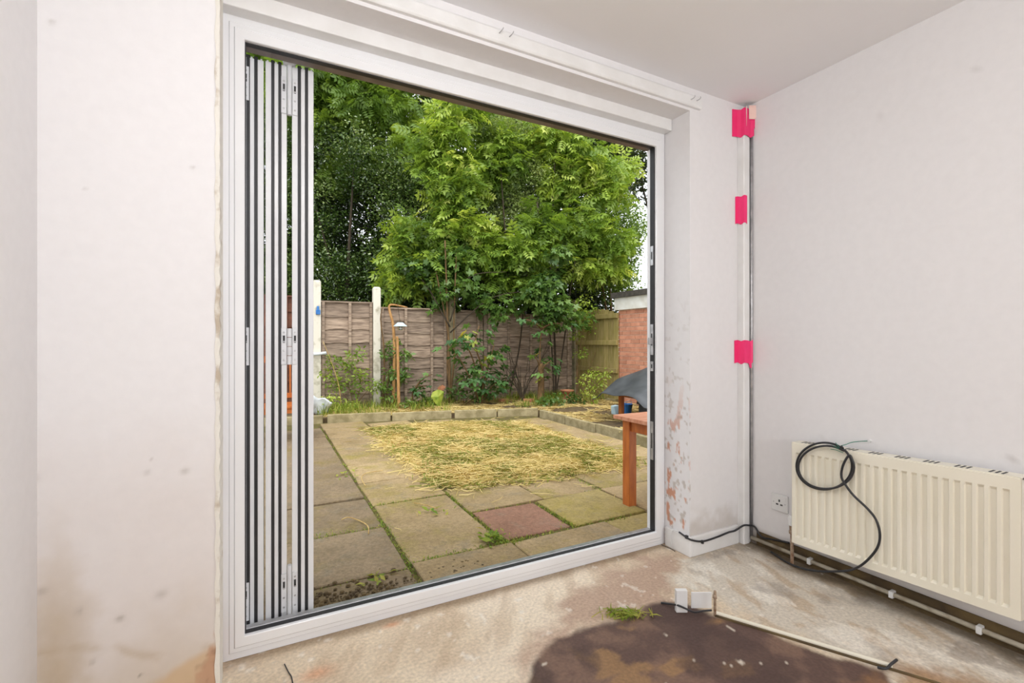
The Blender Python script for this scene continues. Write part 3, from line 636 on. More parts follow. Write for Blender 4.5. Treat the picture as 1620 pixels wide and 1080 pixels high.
# loose bits on the floor
A = Vector(onz(1132,972,0)); Bv = Vector(onz(1412,1057,0)); dv = (Bv-A).normalized(); nv = Vector((-dv.y,dv.x,0))
o = MB().bar(A+Vector((0,0,.006)), Bv+Vector((0,0,.006)), .016, .012).build('cream_edging_strip', M['rad'], bev=.002); rebase(o, A); tag(o, 'long cream edging strip lying across the floor at the edge of the dark stain', 'edging strip')
o2 = MB().bar(A-nv*.012+Vector((0,0,.003)), A-nv*.012+dv*.72+Vector((0,0,.003)), .008, .006).build('shadow_gap_line', M['soil']); o2.parent = o; o2.matrix_parent_inverse = Matrix.Translation(-A)  # dark bar stands in for the shadow gap along the strip
o = MB().tube(smooth_path([onz(1388,1055,.006), onz(1402,1057,.008), onz(1410,1050,.014), onz(1419,1043,.022)],5), .0042, 8).build('cable_offcut', M['cable'], smooth=True); rebase(o, onz(1388,1055,.006)); tag(o, 'short bent black cable offcut at the near end of the cream strip', 'cable')
wv = Vector(onz(1080,972,0)); rt = Vector((CS,-SN,0)); fw = Vector((SN,CS,0))
def upright(name, px0, px1, ptop, pbot, m, th=.012, **k):
    a, b_ = Vector(onz(px0,pbot,0)), Vector(onz(px1,pbot,0)); h = (pbot-ptop)/F_PX*a.dot(fw)
    vs = [a,b_,b_+fw*th,a+fw*th]; vs = vs+[p+Vector((0,0,h)) for p in vs]
    return MB().add(vs, [(0,3,2,1),(4,5,6,7),(0,1,5,4),(1,2,6,5),(2,3,7,6),(3,0,4,7)]).build(name, m, **k)
o = upright('trunking_offcut', 1070, 1088, 934, 969, M['gloss'], .02, bev=.002); rebase(o, onz(1070,969,0)); tag(o, 'short white trunking offcut standing on the floor by the dark stain', 'trunking')
o3 = upright('white_board_offcut', 1094, 1126, 937, 962, M['gloss'], .006, bev=.001); rebase(o3, onz(1094,962,0)); tag(o3, 'small white board offcut standing between the trunking piece and the rusty pipe stub', 'board')
ps = onz(1131,974,0); o = MB().tube([ps, (ps[0],ps[1],.06), (ps[0],ps[1],.098)], .0048, 8).lathe([(.002,0),(.008,0),(.008,.010),(.006,.013),(.006,.022),(.002,.024)], (ps[0],ps[1],.07), 10).build('pipe_stub', M['rust'], smooth=False); rebase(o, ps); tag(o, 'rusty pipe stub standing up from the floor at the cream strip end', 'pipe')
cable('black_cable', [onz(1046,953,.004), onz(1060,955,.012), onz(1072,957,.030), onz(1084,962,.030), onz(1098,968,.016), onz(1112,966,.012), onz(1126,965,.016)], .0036, 'short black cable draped past the white offcuts on the floor')
cable('wire_offcut', [onz(1068,872,.003), onz(1062,868,.003), onz(1050,863,.004), onz(1046,861,.004)], .0016, 'tiny dark wire scrap on the floor by the door sill')
cable('dark_twig', [onz(450,1050,.003), onz(456,1062,.004), onz(461,1070,.003), onz(463,1080,.003)], .0018, 'thin dark twig lying on the floor near the left end of the sill')
bpy.data.objects['dark_twig']['category'] = 'twig'; bpy.data.objects['wire_offcut']['category'] = 'wire'
cl = [(px, py) for px, py in ((1052,858),(1057,850),(1050,848))]
cr_ = cable('pale_cord', [(OX1-.022,YW+.10,.02),(OX1-.030,YW+.10,.06),(OX1-.026,YW+.09,.10),(OX1-.02,YW+.06,.108)], .003, 'thin pale cord rising beside the pier skirting', 'plastic')

# ------------------------------------------------------------------ numpy meshes for blades and leaves
def npmesh(name, V, Fc, tone, m, parent=None, kind=True):
    me = bpy.data.meshes.new(name); nv, nf, k = len(V), len(Fc), Fc.shape[1]
    me.vertices.add(nv); me.vertices.foreach_set('co', V.astype(np.float32).ravel())
    me.loops.add(nf*k); me.loops.foreach_set('vertex_index', Fc.astype(np.int32).ravel())
    me.polygons.add(nf); me.polygons.foreach_set('loop_start', np.arange(nf, dtype=np.int32)*k)
    me.update(calc_edges=True); me.materials.append(m)
    a = me.attributes.new('tone', 'FLOAT', 'POINT'); a.data.foreach_set('value', tone.astype(np.float32))
    o = bpy.data.objects.new(name, me); COL.objects.link(o)
    if parent: o.parent = parent; o.matrix_parent_inverse = Matrix.Translation(-parent.location)
    if kind: o['kind'] = 'stuff'
    return o
def unit(a): return a/np.maximum(np.linalg.norm(a, axis=-1, keepdims=True), 1e-9)
def place(tv, tf, pos, xd, zd, sc):
    X = unit(xd); Z = unit(zd-(zd*X).sum(1, keepdims=True)*X); Y = np.cross(Z, X)
    V = pos[:,None,:]+sc[:,None,None]*(tv[None,:,0:1]*X[:,None,:]+tv[None,:,1:2]*Y[:,None,:]+tv[None,:,2:3]*Z[:,None,:])
    F = tf[None,:,:]+(np.arange(len(pos))*len(tv))[:,None,None]
    return V.reshape(-1,3), F.reshape(-1,tf.shape[1])
T_OVAL = (np.array([(0,0,0),(.5,.24,.06),(1,0,-.05),(.5,-.24,.06),(.5,0,0)],float), np.array([(0,4,1),(4,2,1),(0,3,4),(4,3,2)]))
def _pinnate(pairs=4):
    v = [(0,-.006,0),(0,.006,0),(.8,0,-.10)]; f = [(0,2,1)]
    for i in range(pairs):
        x = .22+.58*i/(pairs-1)*.95; z = -.10*x; l = .36-.10*abs(i-1.3)/pairs
        for s in (1,-1):
            o = len(v); d = np.array((.5,.87*s,-.22)); b0 = np.array((x,0,z)); p = np.array((-.87*s,.5,0))
            v += [tuple(b0), tuple(b0+d*l*.45+p*.075+(0,0,.02)), tuple(b0+d*l), tuple(b0+d*l*.45-p*.075+(0,0,.02))]; f += [(o,o+1,o+2),(o,o+2,o+3)]
    o = len(v); v += [(.78,0,-.08),(.93,.08,-.08),(1.12,0,-.16),(.93,-.08,-.08)]; f += [(o,o+1,o+2),(o,o+2,o+3)]
    return np.array(v,float), np.array(f)
T_PIN = _pinnate()
def _maple():
    pol = [(180,.06),(150,.34),(125,.52),(98,.34),(72,.62),(50,.78),(30,.46),(12,.72),(0,1.0),(-12,.72),(-30,.46),(-50,.78),(-72,.62),(-98,.34),(-125,.52),(-150,.34)]
    v = [(.35,0,.0)]+[(.35+.62*r*math.cos(math.radians(a)), .62*r*math.sin(math.radians(a)), .05*(r>.4)-.10*(r>.7)) for a, r in pol]
    n = len(pol); return np.array(v,float), np.array([(0,1+i,1+(i+1)%n) for i in range(n)])
T_MAP = _maple()
def blobs(cs, r, count, up=.9, out=.5, droop=.25, flat=.75, spread=.7):
    """leaf positions, axes in clusters cs (N,3)"""
    cs = np.asarray(cs); n = len(cs); idx = rng.integers(0, n, count); rr = (r if np.ndim(r) else np.full(n, r))[idx]
    d = unit(rng.normal(size=(count,3))); d[:,2] *= flat
    rad = rr*np.power(rng.random(count), .45)
    pos = cs[idx]+d*rad[:,None]
    xd = d*out+rng.normal(size=(count,3))*spread; xd[:,2] = xd[:,2]*.6-droop
    zd = np.array([0,0,up])+rng.normal(size=(count,3))*.55+d*.25
    return pos, xd, zd, idx
def foliage(parent, cs, r, count, T, size, m, tone=(.0,1.), name='foliage', top_light=0, **k):
    pos, xd, zd, idx = blobs(cs, r, count, **k)
    sc = size*(.7+.6*rng.random(count))
    ct = rng.random(len(cs)); tn = tone[0]+(tone[1]-tone[0])*np.clip(.5*ct[idx]+.5*rng.random(count), 0, 1)
    V, F = place(*T, pos, xd, zd, sc)
    return npmesh(name, V, F, np.repeat(tn, len(T[0])), m, parent)
def blades(name, pos, h, lean, m, width, parent=None, tone=None, flat=0):
    """two-segment grass blades"""
    n = len(pos); a = rng.random(n)*2*PI; d = np.stack([np.cos(a), np.sin(a), np.zeros(n)], 1); p = np.stack([-np.sin(a), np.cos(a), np.zeros(n)], 1)
    up = np.array([0,0,1.]); l = lean*(.5+rng.random(n)); hh = h*(.5+rng.random(n)); 
    b = pos; m1 = b+d*(hh*l*.45)[:,None]+up*(hh*.6*np.cos(np.minimum(l,1.5)*.8))[:,None]; t_ = b+d*(hh*l)[:,None]+up*(hh*np.maximum(.06,np.cos(np.minimum(l*1.1,1.52))))[:,None]
    ww = width*(.6+.8*rng.random(n))
    V = np.stack([b-p*ww[:,None]*.5, b+p*ww[:,None]*.5, m1-p*ww[:,None]*.4, m1+p*ww[:,None]*.4, t_], 1).reshape(-1,3)
    F = np.array([(0,1,3),(0,3,2),(2,3,4)])[None]+(np.arange(n)*5)[:,None,None]
    tn = tone if tone is not None else rng.random(n)
    return npmesh(name, V, F.reshape(-1,3), np.repeat(tn,5), m, parent)
def in_poly(poly, n):
    p = np.array(poly); lo_, hi = p.min(0), p.max(0); out = np.zeros((0,2))
    while len(out) < n:
        q = lo_+(hi-lo_)*rng.random((n*2,2)); out = np.concatenate([out, q[sdpoly(q[:,0],q[:,1],poly) < 0]])
    return out[:n]

# ------------------------------------------------------------------ garden ground
GZ = -.12
gr = MB().add([(-14,YO,GZ-.045),(22,YO,GZ-.045),(22,34,GZ-.045),(-14,34,GZ-.045),(-14,YO,GZ-.2),(22,YO,GZ-.2),(22,34,GZ-.2),(-14,34,GZ-.2)], [(0,1,2,3),(7,6,5,4),(0,4,5,1),(1,5,6,2),(2,6,7,3),(3,7,4,0)]).build('ground', M['soil']); struct(gr)
patio = struct(MB().box(-3.2,3.85,YO+.12,7.6,GZ-.045,GZ-.016).build('patio', M['moss']))
def slab(x0, x1, y0, y1, m):
    gp = .004+random.random()*.005; dz = random.uniform(-.006,.005); tx, ty = random.uniform(-.005,.005), random.uniform(-.005,.005)
    x0 += gp; x1 -= gp; y0 += gp; y1 -= gp; z1 = GZ+dz; z0 = GZ-.03
    j = lambda: random.uniform(-.006,.006)
    base = [(x0+j(),y0+j()),(x1+j(),y0+j()),(x1+j(),y1+j()),(x0+j(),y1+j())]
    top = [(x+(.006 if x < (x0+x1)/2 else -.006), y+(.006 if y < (y0+y1)/2 else -.006)) for x, y in base]
    tl = (z1+tx+ty, z1-tx+ty, z1-tx-ty, z1+tx-ty)
    vs = [(x,y,z0) for x,y in base]+[(x,y,z-.005) for (x,y),z in zip(base,tl)]+[(x,y,z) for (x,y),z in zip(top,tl)]
    fs = [(3,2,1,0),(8,9,10,11)]+[(i+k,(i+1)%4+k,(i+1)%4+4+k,i+4+k) for k in (0,4) for i in range(4)]
    o = MB().add(vs, fs).build('paving_slab', M[m], patio); return o
YS0 = YO+.12
# narrow left columns
for x0, x1, off in ((-3.1,-2.5,.2),(-2.5,-1.9,.0),(-1.9,-1.3,.3),(-1.3,-.62,.1),(-.62,.03,.35),(.03,.675,.0)):
    rows = [YS0, 2.45+off, 3.08+off, 3.7+off, 4.35+off, 5.0+off, 5.65+off, 6.3+off*.5, 6.95]
    for a, b_ in zip(rows, rows[1:]): slab(x0, x1, a, b_, 'slab_dark')
rows = [YS0, 2.49, 3.5, 4.12, 4.75, 5.4, 6.1, 6.75]
slab(.69, 1.30, YS0, 2.49, 'slab'); 
for a, b_ in zip(rows[1:], rows[2:]): slab(.69, 1.255, a, b_, 'slab')
slab(1.30, 2.0, YS0, 2.49, 'slab'); slab(2.0, 2.7, YS0, 2.49, 'slab_green'); slab(2.7, 3.3, YS0, 2.49, 'slab_green'); slab(3.3, 3.85, YS0, 2.49, 'slab')
slab(1.27, 1.765, 2.52, 3.03, 'slab_red'); slab(1.78, 2.375, 2.50, 3.03, 'slab_green'); slab(2.38, 2.95, 2.49, 3.03, 'slab'); slab(2.95, 3.55, 2.49, 3.03, 'slab')
slab(1.27, 1.86, 3.05, 3.62, 'slab'); slab(1.87, 2.42, 3.05, 3.60, 'slab'); slab(2.43, 3.05, 3.04, 3.62, 'slab'); slab(3.05, 3.62, 3.04, 3.6, 'slab')
for a, b_ in ((3.62,4.25),(4.25,4.9),(4.9,5.5),(5.5,6.1)): slab(3.28, 3.80, a, b_, 'slab')
for k in range(5): slab(.69+.62*k, 1.29+.62*k, 6.76-.2*k, 7.30-.24*k, 'slab')
# kerbs (edging stones), bed soil
kerb = struct(MB().box(-3.1,3.9,7.9,7.96,GZ-.16,GZ-.10).build('garden_kerb', M['soil']))
def kerb_run(p, q, n, dz=0):
    p, q = Vector((*p,0)), Vector((*q,0))
    for i in range(n):
        a = p.lerp(q, (i+.012)/n); b_ = p.lerp(q, (i+.988)/n); z = GZ+.04+dz+random.uniform(-.006,.006)
        MB().bar((a.x,a.y,z), (b_.x,b_.y,z+random.uniform(-.006,.006)), .055, .14).build('edging_stone', M['concrete'], kerb, bev=.008)
kerb_run((-3.0,8.0),(.76,7.44),4); kerb_run((.80,7.42),(2.6,7.0),2); kerb_run((2.63,6.99),(3.95,6.62),2); kerb_run((3.97,6.58),(3.97,2.9),5,-.03)
bed = [(-3.2,8.02),(.78,7.46),(3.99,6.62),(4.0,2.5),(7.5,2.5),(7.5,12),(-3.2,12)]
struct(MB().prism(bed, 'z', GZ-.15, GZ+.055).build('garden_bed', M['soil']))

# moss and grass in the joints
jp = []
def joint(a, b_, n, wd):
    t_ = rng.random(n)[:,None]; p = np.array(a)*(1-t_)+np.array(b_)*t_+rng.normal(size=(n,2))*wd; jp.append(p)
joint((.68,2.1),(.68,6.9),650,.013); joint((.68,2.3),(.68,3.2),120,.03); joint((.69,2.49),(1.27,2.50),500,.018); joint((1.27,2.50),(2.7,2.49),420,.018)
joint((1.27,2.5),(1.265,3.6),420,.016); joint((1.33,2.52),(1.20,2.50),260,.035); joint((1.77,2.5),(1.775,3.05),280,.016); joint((1.27,3.04),(2.9,3.04),350,.014); joint((.69,3.5),(1.27,3.5),220,.014); joint((.03,2.45),(.68,2.46),200,.016); joint((.03,3.08),(.68,3.08),300,.016); joint((1.87,3.05),(1.87,3.6),120,.014); joint((2.38,2.5),(2.40,3.6),180,.014)
joint((.25,3.05),(.42,3.12),150,.03)
p2 = np.concatenate(jp); p2 = p2[(fbm(p2[:,0],p2[:,1],3.5) > .47) | (rng.random(len(p2)) < .15)]; P = np.column_stack([p2, np.full(len(p2), GZ-.012)])
o = blades('joint_grass', P, .020, .9, M['grass'], .005); tag(o, 'low moss and grass growing in the joints between paving slabs', 'grass')

# heap of cut dry grass
hay_poly = [(1.27,6.55),(1.25,3.78),(1.42,3.62),(1.9,3.50),(2.4,3.52),(3.0,3.44),(3.30,3.62),(3.30,6.0),(2.4,6.5)]
def hay_h(x, y): return np.clip(-sdpoly(x+.12*(fbm(x,y,5)-.5), y+.12*(fbm(x+4,y+2,5)-.5), hay_poly)*.35, 0, .05)*(0.5+fbm(x,y,4))
def hay_ok(q): return q[sdpoly(q[:,0]+.20*(fbm(q[:,0],q[:,1],6)-.5), q[:,1]+.20*(fbm(q[:,0]+3,q[:,1]+8,6)-.5), hay_poly) < rng.normal(size=len(q))*.08]
q = hay_ok(in_poly([(1.0,7.0),(1.0,3.3),(3.6,3.2),(3.6,7.0)], 52000))
def lying(name, q, z, length, width, tone, m, parent=None):
    """flat lying stems: three-joint strips with a slight bow"""
    n = len(q); a = rng.random(n)*PI*2; l = length*(.4+1.2*rng.random(n)); d = np.column_stack([np.cos(a),np.sin(a),np.zeros(n)]); p = np.column_stack([-np.sin(a),np.cos(a),np.zeros(n)])
    c = np.column_stack([q, z]); bow = (rng.normal(size=n)*.12*l)[:,None]*p; ti = rng.normal(size=n)*.10*l; up = np.array([0,0,1.])
    w_ = (width*(.5+rng.random(n)))[:,None]*.5; pw = p*.8*w_+up*w_*.6
    A = c-d*(l*.5)[:,None]+up*(np.abs(ti)*(rng.random(n)<.5))[:,None]; B = c+bow+up*(.35*np.abs(ti)+.004)[:,None]; C = c+d*(l*.5)[:,None]+up*np.abs(ti)[:,None]*.9
    V = np.stack([A-pw,A+pw,B-pw,B+pw,C],1).reshape(-1,3); F = np.array([(0,1,3),(0,3,2),(2,3,4)])[None]+(np.arange(n)*5)[:,None,None]
    return npmesh(name, V, F.reshape(-1,3), np.repeat(tone,5), m, parent)
z = GZ+hay_h(q[:,0],q[:,1])*.7*rng.random(len(q))+.004
tn = np.clip(.30+.75*(fbm(q[:,0],q[:,1],3.2)-.5)+.40*rng.random(len(q)), .15, .93)
gsel = rng.random(len(q)) < np.clip((fbm(q[:,0]+20,q[:,1]+5,3.0)-.46)*4, .03, .55); tn[gsel] = np.where(rng.random(gsel.sum()) < .6, 1., 0.)
hay = lying('cut_grass_heap', q, z, .13, .0055, tn, M['straw']); tag(hay, 'heap of dry yellow cut grass lying in the middle of the patio', 'cut grass')
gq = hay_ok(in_poly([(1.0,7.0),(1.0,3.3),(3.6,3.2),(3.6,7.0)], 9000)); gq = gq[(fbm(gq[:,0]+20,gq[:,1]+5,3.0) > .5) | ((np.abs(sdpoly(gq[:,0],gq[:,1],hay_poly)) < .10) & (rng.random(len(gq)) < .5))]
blades('green_tufts', np.column_stack([gq, np.full(len(gq),GZ)]), .07, .9, M['grass'], .005, parent=hay)
gx, gy = np.meshgrid(np.linspace(1.2,3.4,70), np.linspace(3.4,6.7,90), indexing='ij'); hh = hay_h(gx.ravel(), gy.ravel())
idx = np.arange(70*90).reshape(70,90); qd = np.stack([idx[:-1,:-1],idx[1:,:-1],idx[1:,1:],idx[:-1,1:]],-1).reshape(-1,4)
keep = (hh[qd].max(1) > .002); V = np.column_stack([gx.ravel(),gy.ravel(),GZ-.014+np.minimum(hh,.016)+.004*(hh>0)])
npmesh('grass_mat', V, qd[keep], np.clip(.1+.5*fbm(V[:,0],V[:,1],9),0,1), M['straw'], hay)
sq = in_poly([(.7,7.2),(.7,2.3),(3.9,2.3),(3.9,6.4)], 900); sd_ = sdpoly(sq[:,0],sq[:,1],hay_poly); sq = sq[(sd_ > 0) & (rng.random(len(sq)) < np.exp(-sd_/.22))]
lying('stray_stems', sq, np.full(len(sq),GZ+.006), .12, .005, .3+.5*rng.random(len(sq)), M['straw'], hay)
# scattered straw on the bed
q = in_poly([(.8,7.5),(4.0,6.66),(4.02,3.0),(5.9,3.0),(5.9,7.6),(5.6,8.3),(.8,8.4)], 16000)
nf_ = fbm(q[:,0],q[:,1],1.6); q = q[nf_ > .36]
o = lying('bed_straw', q, np.full(len(q),GZ+.058), .15, .007, m=M['straw'], tone=np.clip(fbm(q[:,0]+9,q[:,1],3)*.9+.25*rng.random(len(q)),0,1)); tag(o, 'dry grass and straw strewn over the raised bed', 'straw')
q = in_poly([(.7,7.6),(4.0,6.9),(5.85,7.2),(5.7,8.3),(.7,8.5)], 5200); q = q[fbm(q[:,0]+6,q[:,1]+2,1.9) > .47]
o = blades('bed_grass', np.column_stack([q, np.full(len(q),GZ+.055)]), .18, .7, M['grass'], .007); tag(o, 'green grass and low weeds along the foot of the back fence', 'grass')
# dry stalks and weeds on the paving
for i, (pp, lab) in enumerate(((((578,768),(572,756),(580,748),(606,744)),'dry bent stalk across the long slab joint'),(((540,822),(552,818),(570,824),(582,832),(583,844)),'curved pale stalk on the dark left slab'),(((655,795),(672,798),(692,804)),'straight pale stalk on the slab left of the red one'),(((720,768),(712,750),(722,738)),'forked pale stalk at the near edge of the cut grass'))):
    pts_ = [onz(px, py, GZ+.008+.012*(k % 2)) for k, (px, py) in enumerate(pp)]
    o = MB().tube(smooth_path(pts_,4), .0035, 6).build('dry_stalk', M['stalk'], smooth=True); rebase(o, pts_[0]); tag(o, lab, 'stalk', 'dry stalks on the paving')
maple_me = None
def weed(px, py, n, h, label, z=GZ, m='grass', T=T_OVAL, size=.05, r=.05):
    p = onz(px, py, z); e = empty('weed', p); tag(e, label, 'weed', 'small weeds in the garden')
    pos = np.array(p)+np.column_stack([rng.normal(size=(n,2))*r, rng.random(n)*h]); a = rng.normal(size=(n,3)); a[:,2] = .3
    V, F = place(*T, pos, a, np.tile([0,0,1.],(n,1))+rng.normal(size=(n,3))*.3, size*(.6+.8*rng.random(n)))
    npmesh('leaves', V, F, np.repeat(rng.random(n), len(T[0])), M[m], e); return e
weed(597,922,12,.02,'small green weed on the dark slab near the sill')
weed(780,855,46,.03,'bright green weed tuft at the near corner of the red slab', r=.035)
weed(692,812,12,.02,'tiny weed in the joint left of the red slab')
weed(548,752,12,.02,'tiny green weed at the joint of the far left slabs', size=.04)
o = MB(); 
q = np.array(onz(560,948,GZ))[:2]+rng.normal(size=(260,2))*np.array([.14,.09])
db = MB()
for x, y in q: s_ = random.uniform(.004,.014); db.lathe([(.0005,0),(s_,s_*.2),(s_*.7,s_*.8),(.0005,s_)], (x,y,GZ-.001), 5)
o = db.build('soil_crumbs', M['soil']); o['kind'] = 'stuff'; tag(o, 'dark crumbs of soil scattered on the slab beside the folded door', 'soil')
q = np.array(onz(705,905,GZ))[:2]+rng.normal(size=(60,2))*np.array([.12,.05]); db = MB()
for x, y in q: s_ = random.uniform(.003,.011); db.lathe([(.0005,0),(s_,s_*.2),(s_*.7,s_*.8),(.0005,s_)], (x,max(y,2.05),GZ-.001), 5)
o = db.build('soil_crumbs', M['soil']); o['kind'] = 'stuff'; tag(o, 'few black soil crumbs on the slab by the middle of the sill', 'soil')

# ------------------------------------------------------------------ fence
def fy(x): return 8.55-.05*(x-.75)
def fx(px):
    u = (px-810)/F_PX; a, b_ = SN+CS*u, CS-SN*u; t_ = 8.5875/(b_+.05*a); return a*t_
def post(px, top, wd, m, label, zb=GZ, dy=0, cap=True):
    x = fx(px); y = fy(x)+dy; h = wd/2
    mb = MB(); mb.add([(x-h,y-h,zb),(x+h,y-h,zb),(x+h,y+h,zb),(x-h,y+h,zb),(x-h,y-h,top-.03),(x+h,y-h,top-.03),(x+h,y+h,top-.03),(x-h,y+h,top-.03),(x-h*.7,y-h*.7,top),(x+h*.7,y-h*.7,top),(x+h*.7,y+h*.7,top),(x-h*.7,y+h*.7,top)],
        [(3,2,1,0)]+[(i+k,(i+1)%4+k,(i+1)%4+4+k,i+4+k) for k in (0,4) for i in range(4)]+[(8,9,10,11)])
    o = mb.build('fence_post', M[m], bev=.006); rebase(o, (x,y,zb)); tag(o, label, 'post', 'posts along the back fence'); return o
def panel(pa, pb, top, battens, label, m='fence', bh=.205, xa=None, ma=.064, mb_=.064, xb=None):
    xa = fx(pa)+ma if xa is None else xa; xb = fx(pb)-mb_ if xb is None else xb; zb = GZ+.08
    e = empty('garden_fence', ((xa+xb)/2, fy((xa+xb)/2), zb)); tag(e, label, 'fence panel', 'panels of the back fence'); inv = Matrix.Translation(-e.location)
    n = int((top-zb)/bh); bh_ = (top-zb)/n; ns = 8
    for i in range(n):
        z0 = zb+i*bh_; vs = []; jj = random.uniform(-.008,.008)
        ph = random.random()*9
        for k in range(ns+1):
            x = xa+(xb-xa)*k/ns; y = fy(x); lo_ = z0-.022+jj+.010*math.sin(ph+k*1.7)+random.uniform(-.004,.004); hi_ = z0+bh_+.004
            vs += [(x,y-.032,lo_),(x,y-.014,lo_),(x,y+.004,hi_),(x,y-.008,hi_)]
        fs = [(4*k+a, 4*k+(a+1)%4, 4*k+4+(a+1)%4, 4*k+4+a) for k in range(ns) for a in range(4)]+[(3,2,1,0), tuple(4*ns+a for a in range(4))]
        o = MB().add(vs, fs).build('board', M[m]); o.parent = e; o.matrix_parent_inverse = inv
    for px in battens:
        x = px if px < 20 else fx(px); y = fy(x)
        o = MB().box(x-.022,x+.022,y-.060,y-.030,zb,top).build('batten', M[m]); o.parent = e; o.matrix_parent_inverse = inv
    o = MB().add([(xa,fy(xa)-.055,top),(xb,fy(xb)-.055,top),(xb,fy(xb)+.02,top),(xa,fy(xa)+.02,top),(xa,fy(xa)-.055,top+.025),(xb,fy(xb)-.055,top+.025),(xb,fy(xb)+.02,top+.025),(xa,fy(xa)+.02,top+.025)], [(0,3,2,1),(4,5,6,7),(0,1,5,4),(1,2,6,5),(2,3,7,6),(3,0,4,7)]).build('capping_rail', M[m]); o.parent = e; o.matrix_parent_inverse = inv
    return e
panel(400, 501, 1.80, (-1.1,-.4,.3), 'red brown fence panel left of the first white post', 'fence_brown', xa=-1.25)
panel(0, 0, 1.80, (-4.9,-4.0,-3.15), 'red brown fence panel furthest to the left, beyond the folded door', 'fence_brown', xa=-4.95, xb=-3.12)
panel(0, 0, 1.80, (-3.0,-2.2,-1.33), 'red brown fence panel second from the left, behind the folded door', 'fence_brown', xa=-3.08, xb=-1.28)
panel(501, 595, 1.735, (511,553,586), 'short grey lapped fence panel between the two white posts')
panel(595, 711, 1.655, (604,641,682,703), 'grey lapped fence panel with a hanging lantern in front', mb_=.012)
panel(711, 764, 1.64, (719,755), 'narrow grey fence panel behind the low sycamore leaves', ma=.012, mb_=.012)
panel(764, 905, 1.60, (772,803,838,869,897), 'wide dark fence panel at the right end behind bare twigs', ma=.012, mb_=.02)
post(501, 2.10, .125, 'post_white', 'leftmost white concrete fence post with a blue clip'); post(595, 2.03, .125, 'post_white', 'white peeling fence post right of the short panel', dy=-.03)
post(711, 2.0, .11, 'post_tan', 'tan wooden fence post beside the low sycamore leaves', dy=-.125); post(764, 1.93, .10, 'post_tan', 'pale fence post half hidden in sycamore leaves', dy=.08); post(909, 1.95, .11, 'post_tan', 'fence post in the far corner by the boarded gate', dy=-.02)
# boarded gate in the side boundary
GX = 5.86; gy0, gy1 = 6.90, 8.19
e = empty('boarded_gate', (GX,(gy0+gy1)/2,GZ)); tag(e, 'green stained vertical board gate between the fence corner and brick outbuilding', 'gate'); inv = Matrix.Translation(-e.location)
nb = 9
for i in range(nb):
    a = gy0+(gy1-gy0)*i/nb; b_ = gy0+(gy1-gy0)*(i+1)/nb; tm = ((i+.5)/nb-.5)*2; top = 1.58+.13*(1-tm*tm)
    o = MB().box(GX,GX+.018+.006*(i % 2),a+.004,b_-.004,GZ+.10,top).build('board', M['closeboard']); o.parent = e; o.matrix_parent_inverse = inv
for z in (1.56,1.05,.52): 
    o = MB().box(GX-.045,GX,gy0,gy1,z-.05,z+.04).build('rail', M['closeboard'], bev=.006); o.parent = e; o.matrix_parent_inverse = inv
o = MB().box(GX-.02,GX+.05,gy0+.05,gy1-.05,GZ-.02,GZ+.10).build('gravel_board', M['concrete']); o.parent = e; o.matrix_parent_inverse = inv

# ------------------------------------------------------------------ brick outbuilding
BX, by0, by1 = 5.90, 3.6, 6.95
e = empty('brick_outbuilding', (BX+1.2,(by0+by1)/2,GZ)); tag(e, 'red brick flat roofed outbuilding with white fascia on the right', 'building'); inv = Matrix.Translation(-e.location)
def bp(mb, name, m, **k):
    o = mb.build(name, m, **k); o.parent = e; o.matrix_parent_inverse = inv; return o
ztop = 1.66
bp(MB().box(BX+.012,BX+2.4,by0,by1-.012,GZ,ztop), 'wall', M['mortar'])
bp(MB().box(BX-.05,BX+2.45,by0-.05,by1+.05,ztop,1.885), 'fascia', M['fascia'])
bp(MB().box(BX-.10,BX+2.5,by0-.1,by1+.10,1.885,1.985), 'roof', M['roof'])
bl, bh = .228, .077
bme = MB().box(0,.10,0,bl-.012,0,bh-.012).mesh('brick', M['brick']); hme = MB().box(0,.10,0,.105,0,bh-.012).mesh('brick', M['brick'])
bme2 = MB().box(0,bl-.012,0,.06,0,bh-.012).mesh('brick', M['brick'])
nr = int((ztop-GZ)/bh); cnt = 0
for r in range(nr):
    z = GZ+r*bh+.004; y = by1-bl+.0 if r % 2 == 0 else by1-.117
    first = True
    while y > by0 and y > by1-2.6:
        o = inst(hme if (first and r % 2) else bme, 'brick', e, (BX+random.uniform(0,.004), y+.006, z)); o.matrix_parent_inverse = inv; cnt += 1; first = False; y -= bl
# ------------------------------------------------------------------ covered low table by the brick wall
tp = Vector(onz(983,664,GZ+.055)); tp.z = GZ+.055
e = empty('garden_bench', tp); tag(e, 'orange wooden bench frame under the charcoal tarpaulin by the brick wall', 'bench'); 
bw, bd = 1.0, .62
for (x, y) in ((0,0),(bw,0),(0,-bd),(bw,-bd)): MB().box(x-.03,x+.03,y-.03,y+.03,0,.50).build('leg', M['teak'], e, bev=.004)
MB().box(-.03,bw+.03,-.015,.015,.34,.43).build('rail', M['teak'], e); MB().box(-.03,bw+.03,-bd-.015,-bd+.015,.34,.43).build('rail', M['teak'], e); MB().box(-.015,.015,-bd,0,.34,.43).build('rail', M['teak'], e); MB().box(bw-.015,bw+.015,-bd,0,.34,.43).build('rail', M['teak'], e)
for k in range(6): MB().box(-.03,bw+.03,-bd+.02+k*.1,-bd+.10+k*.1,.50,.52).build('slat', M['teak'], e)
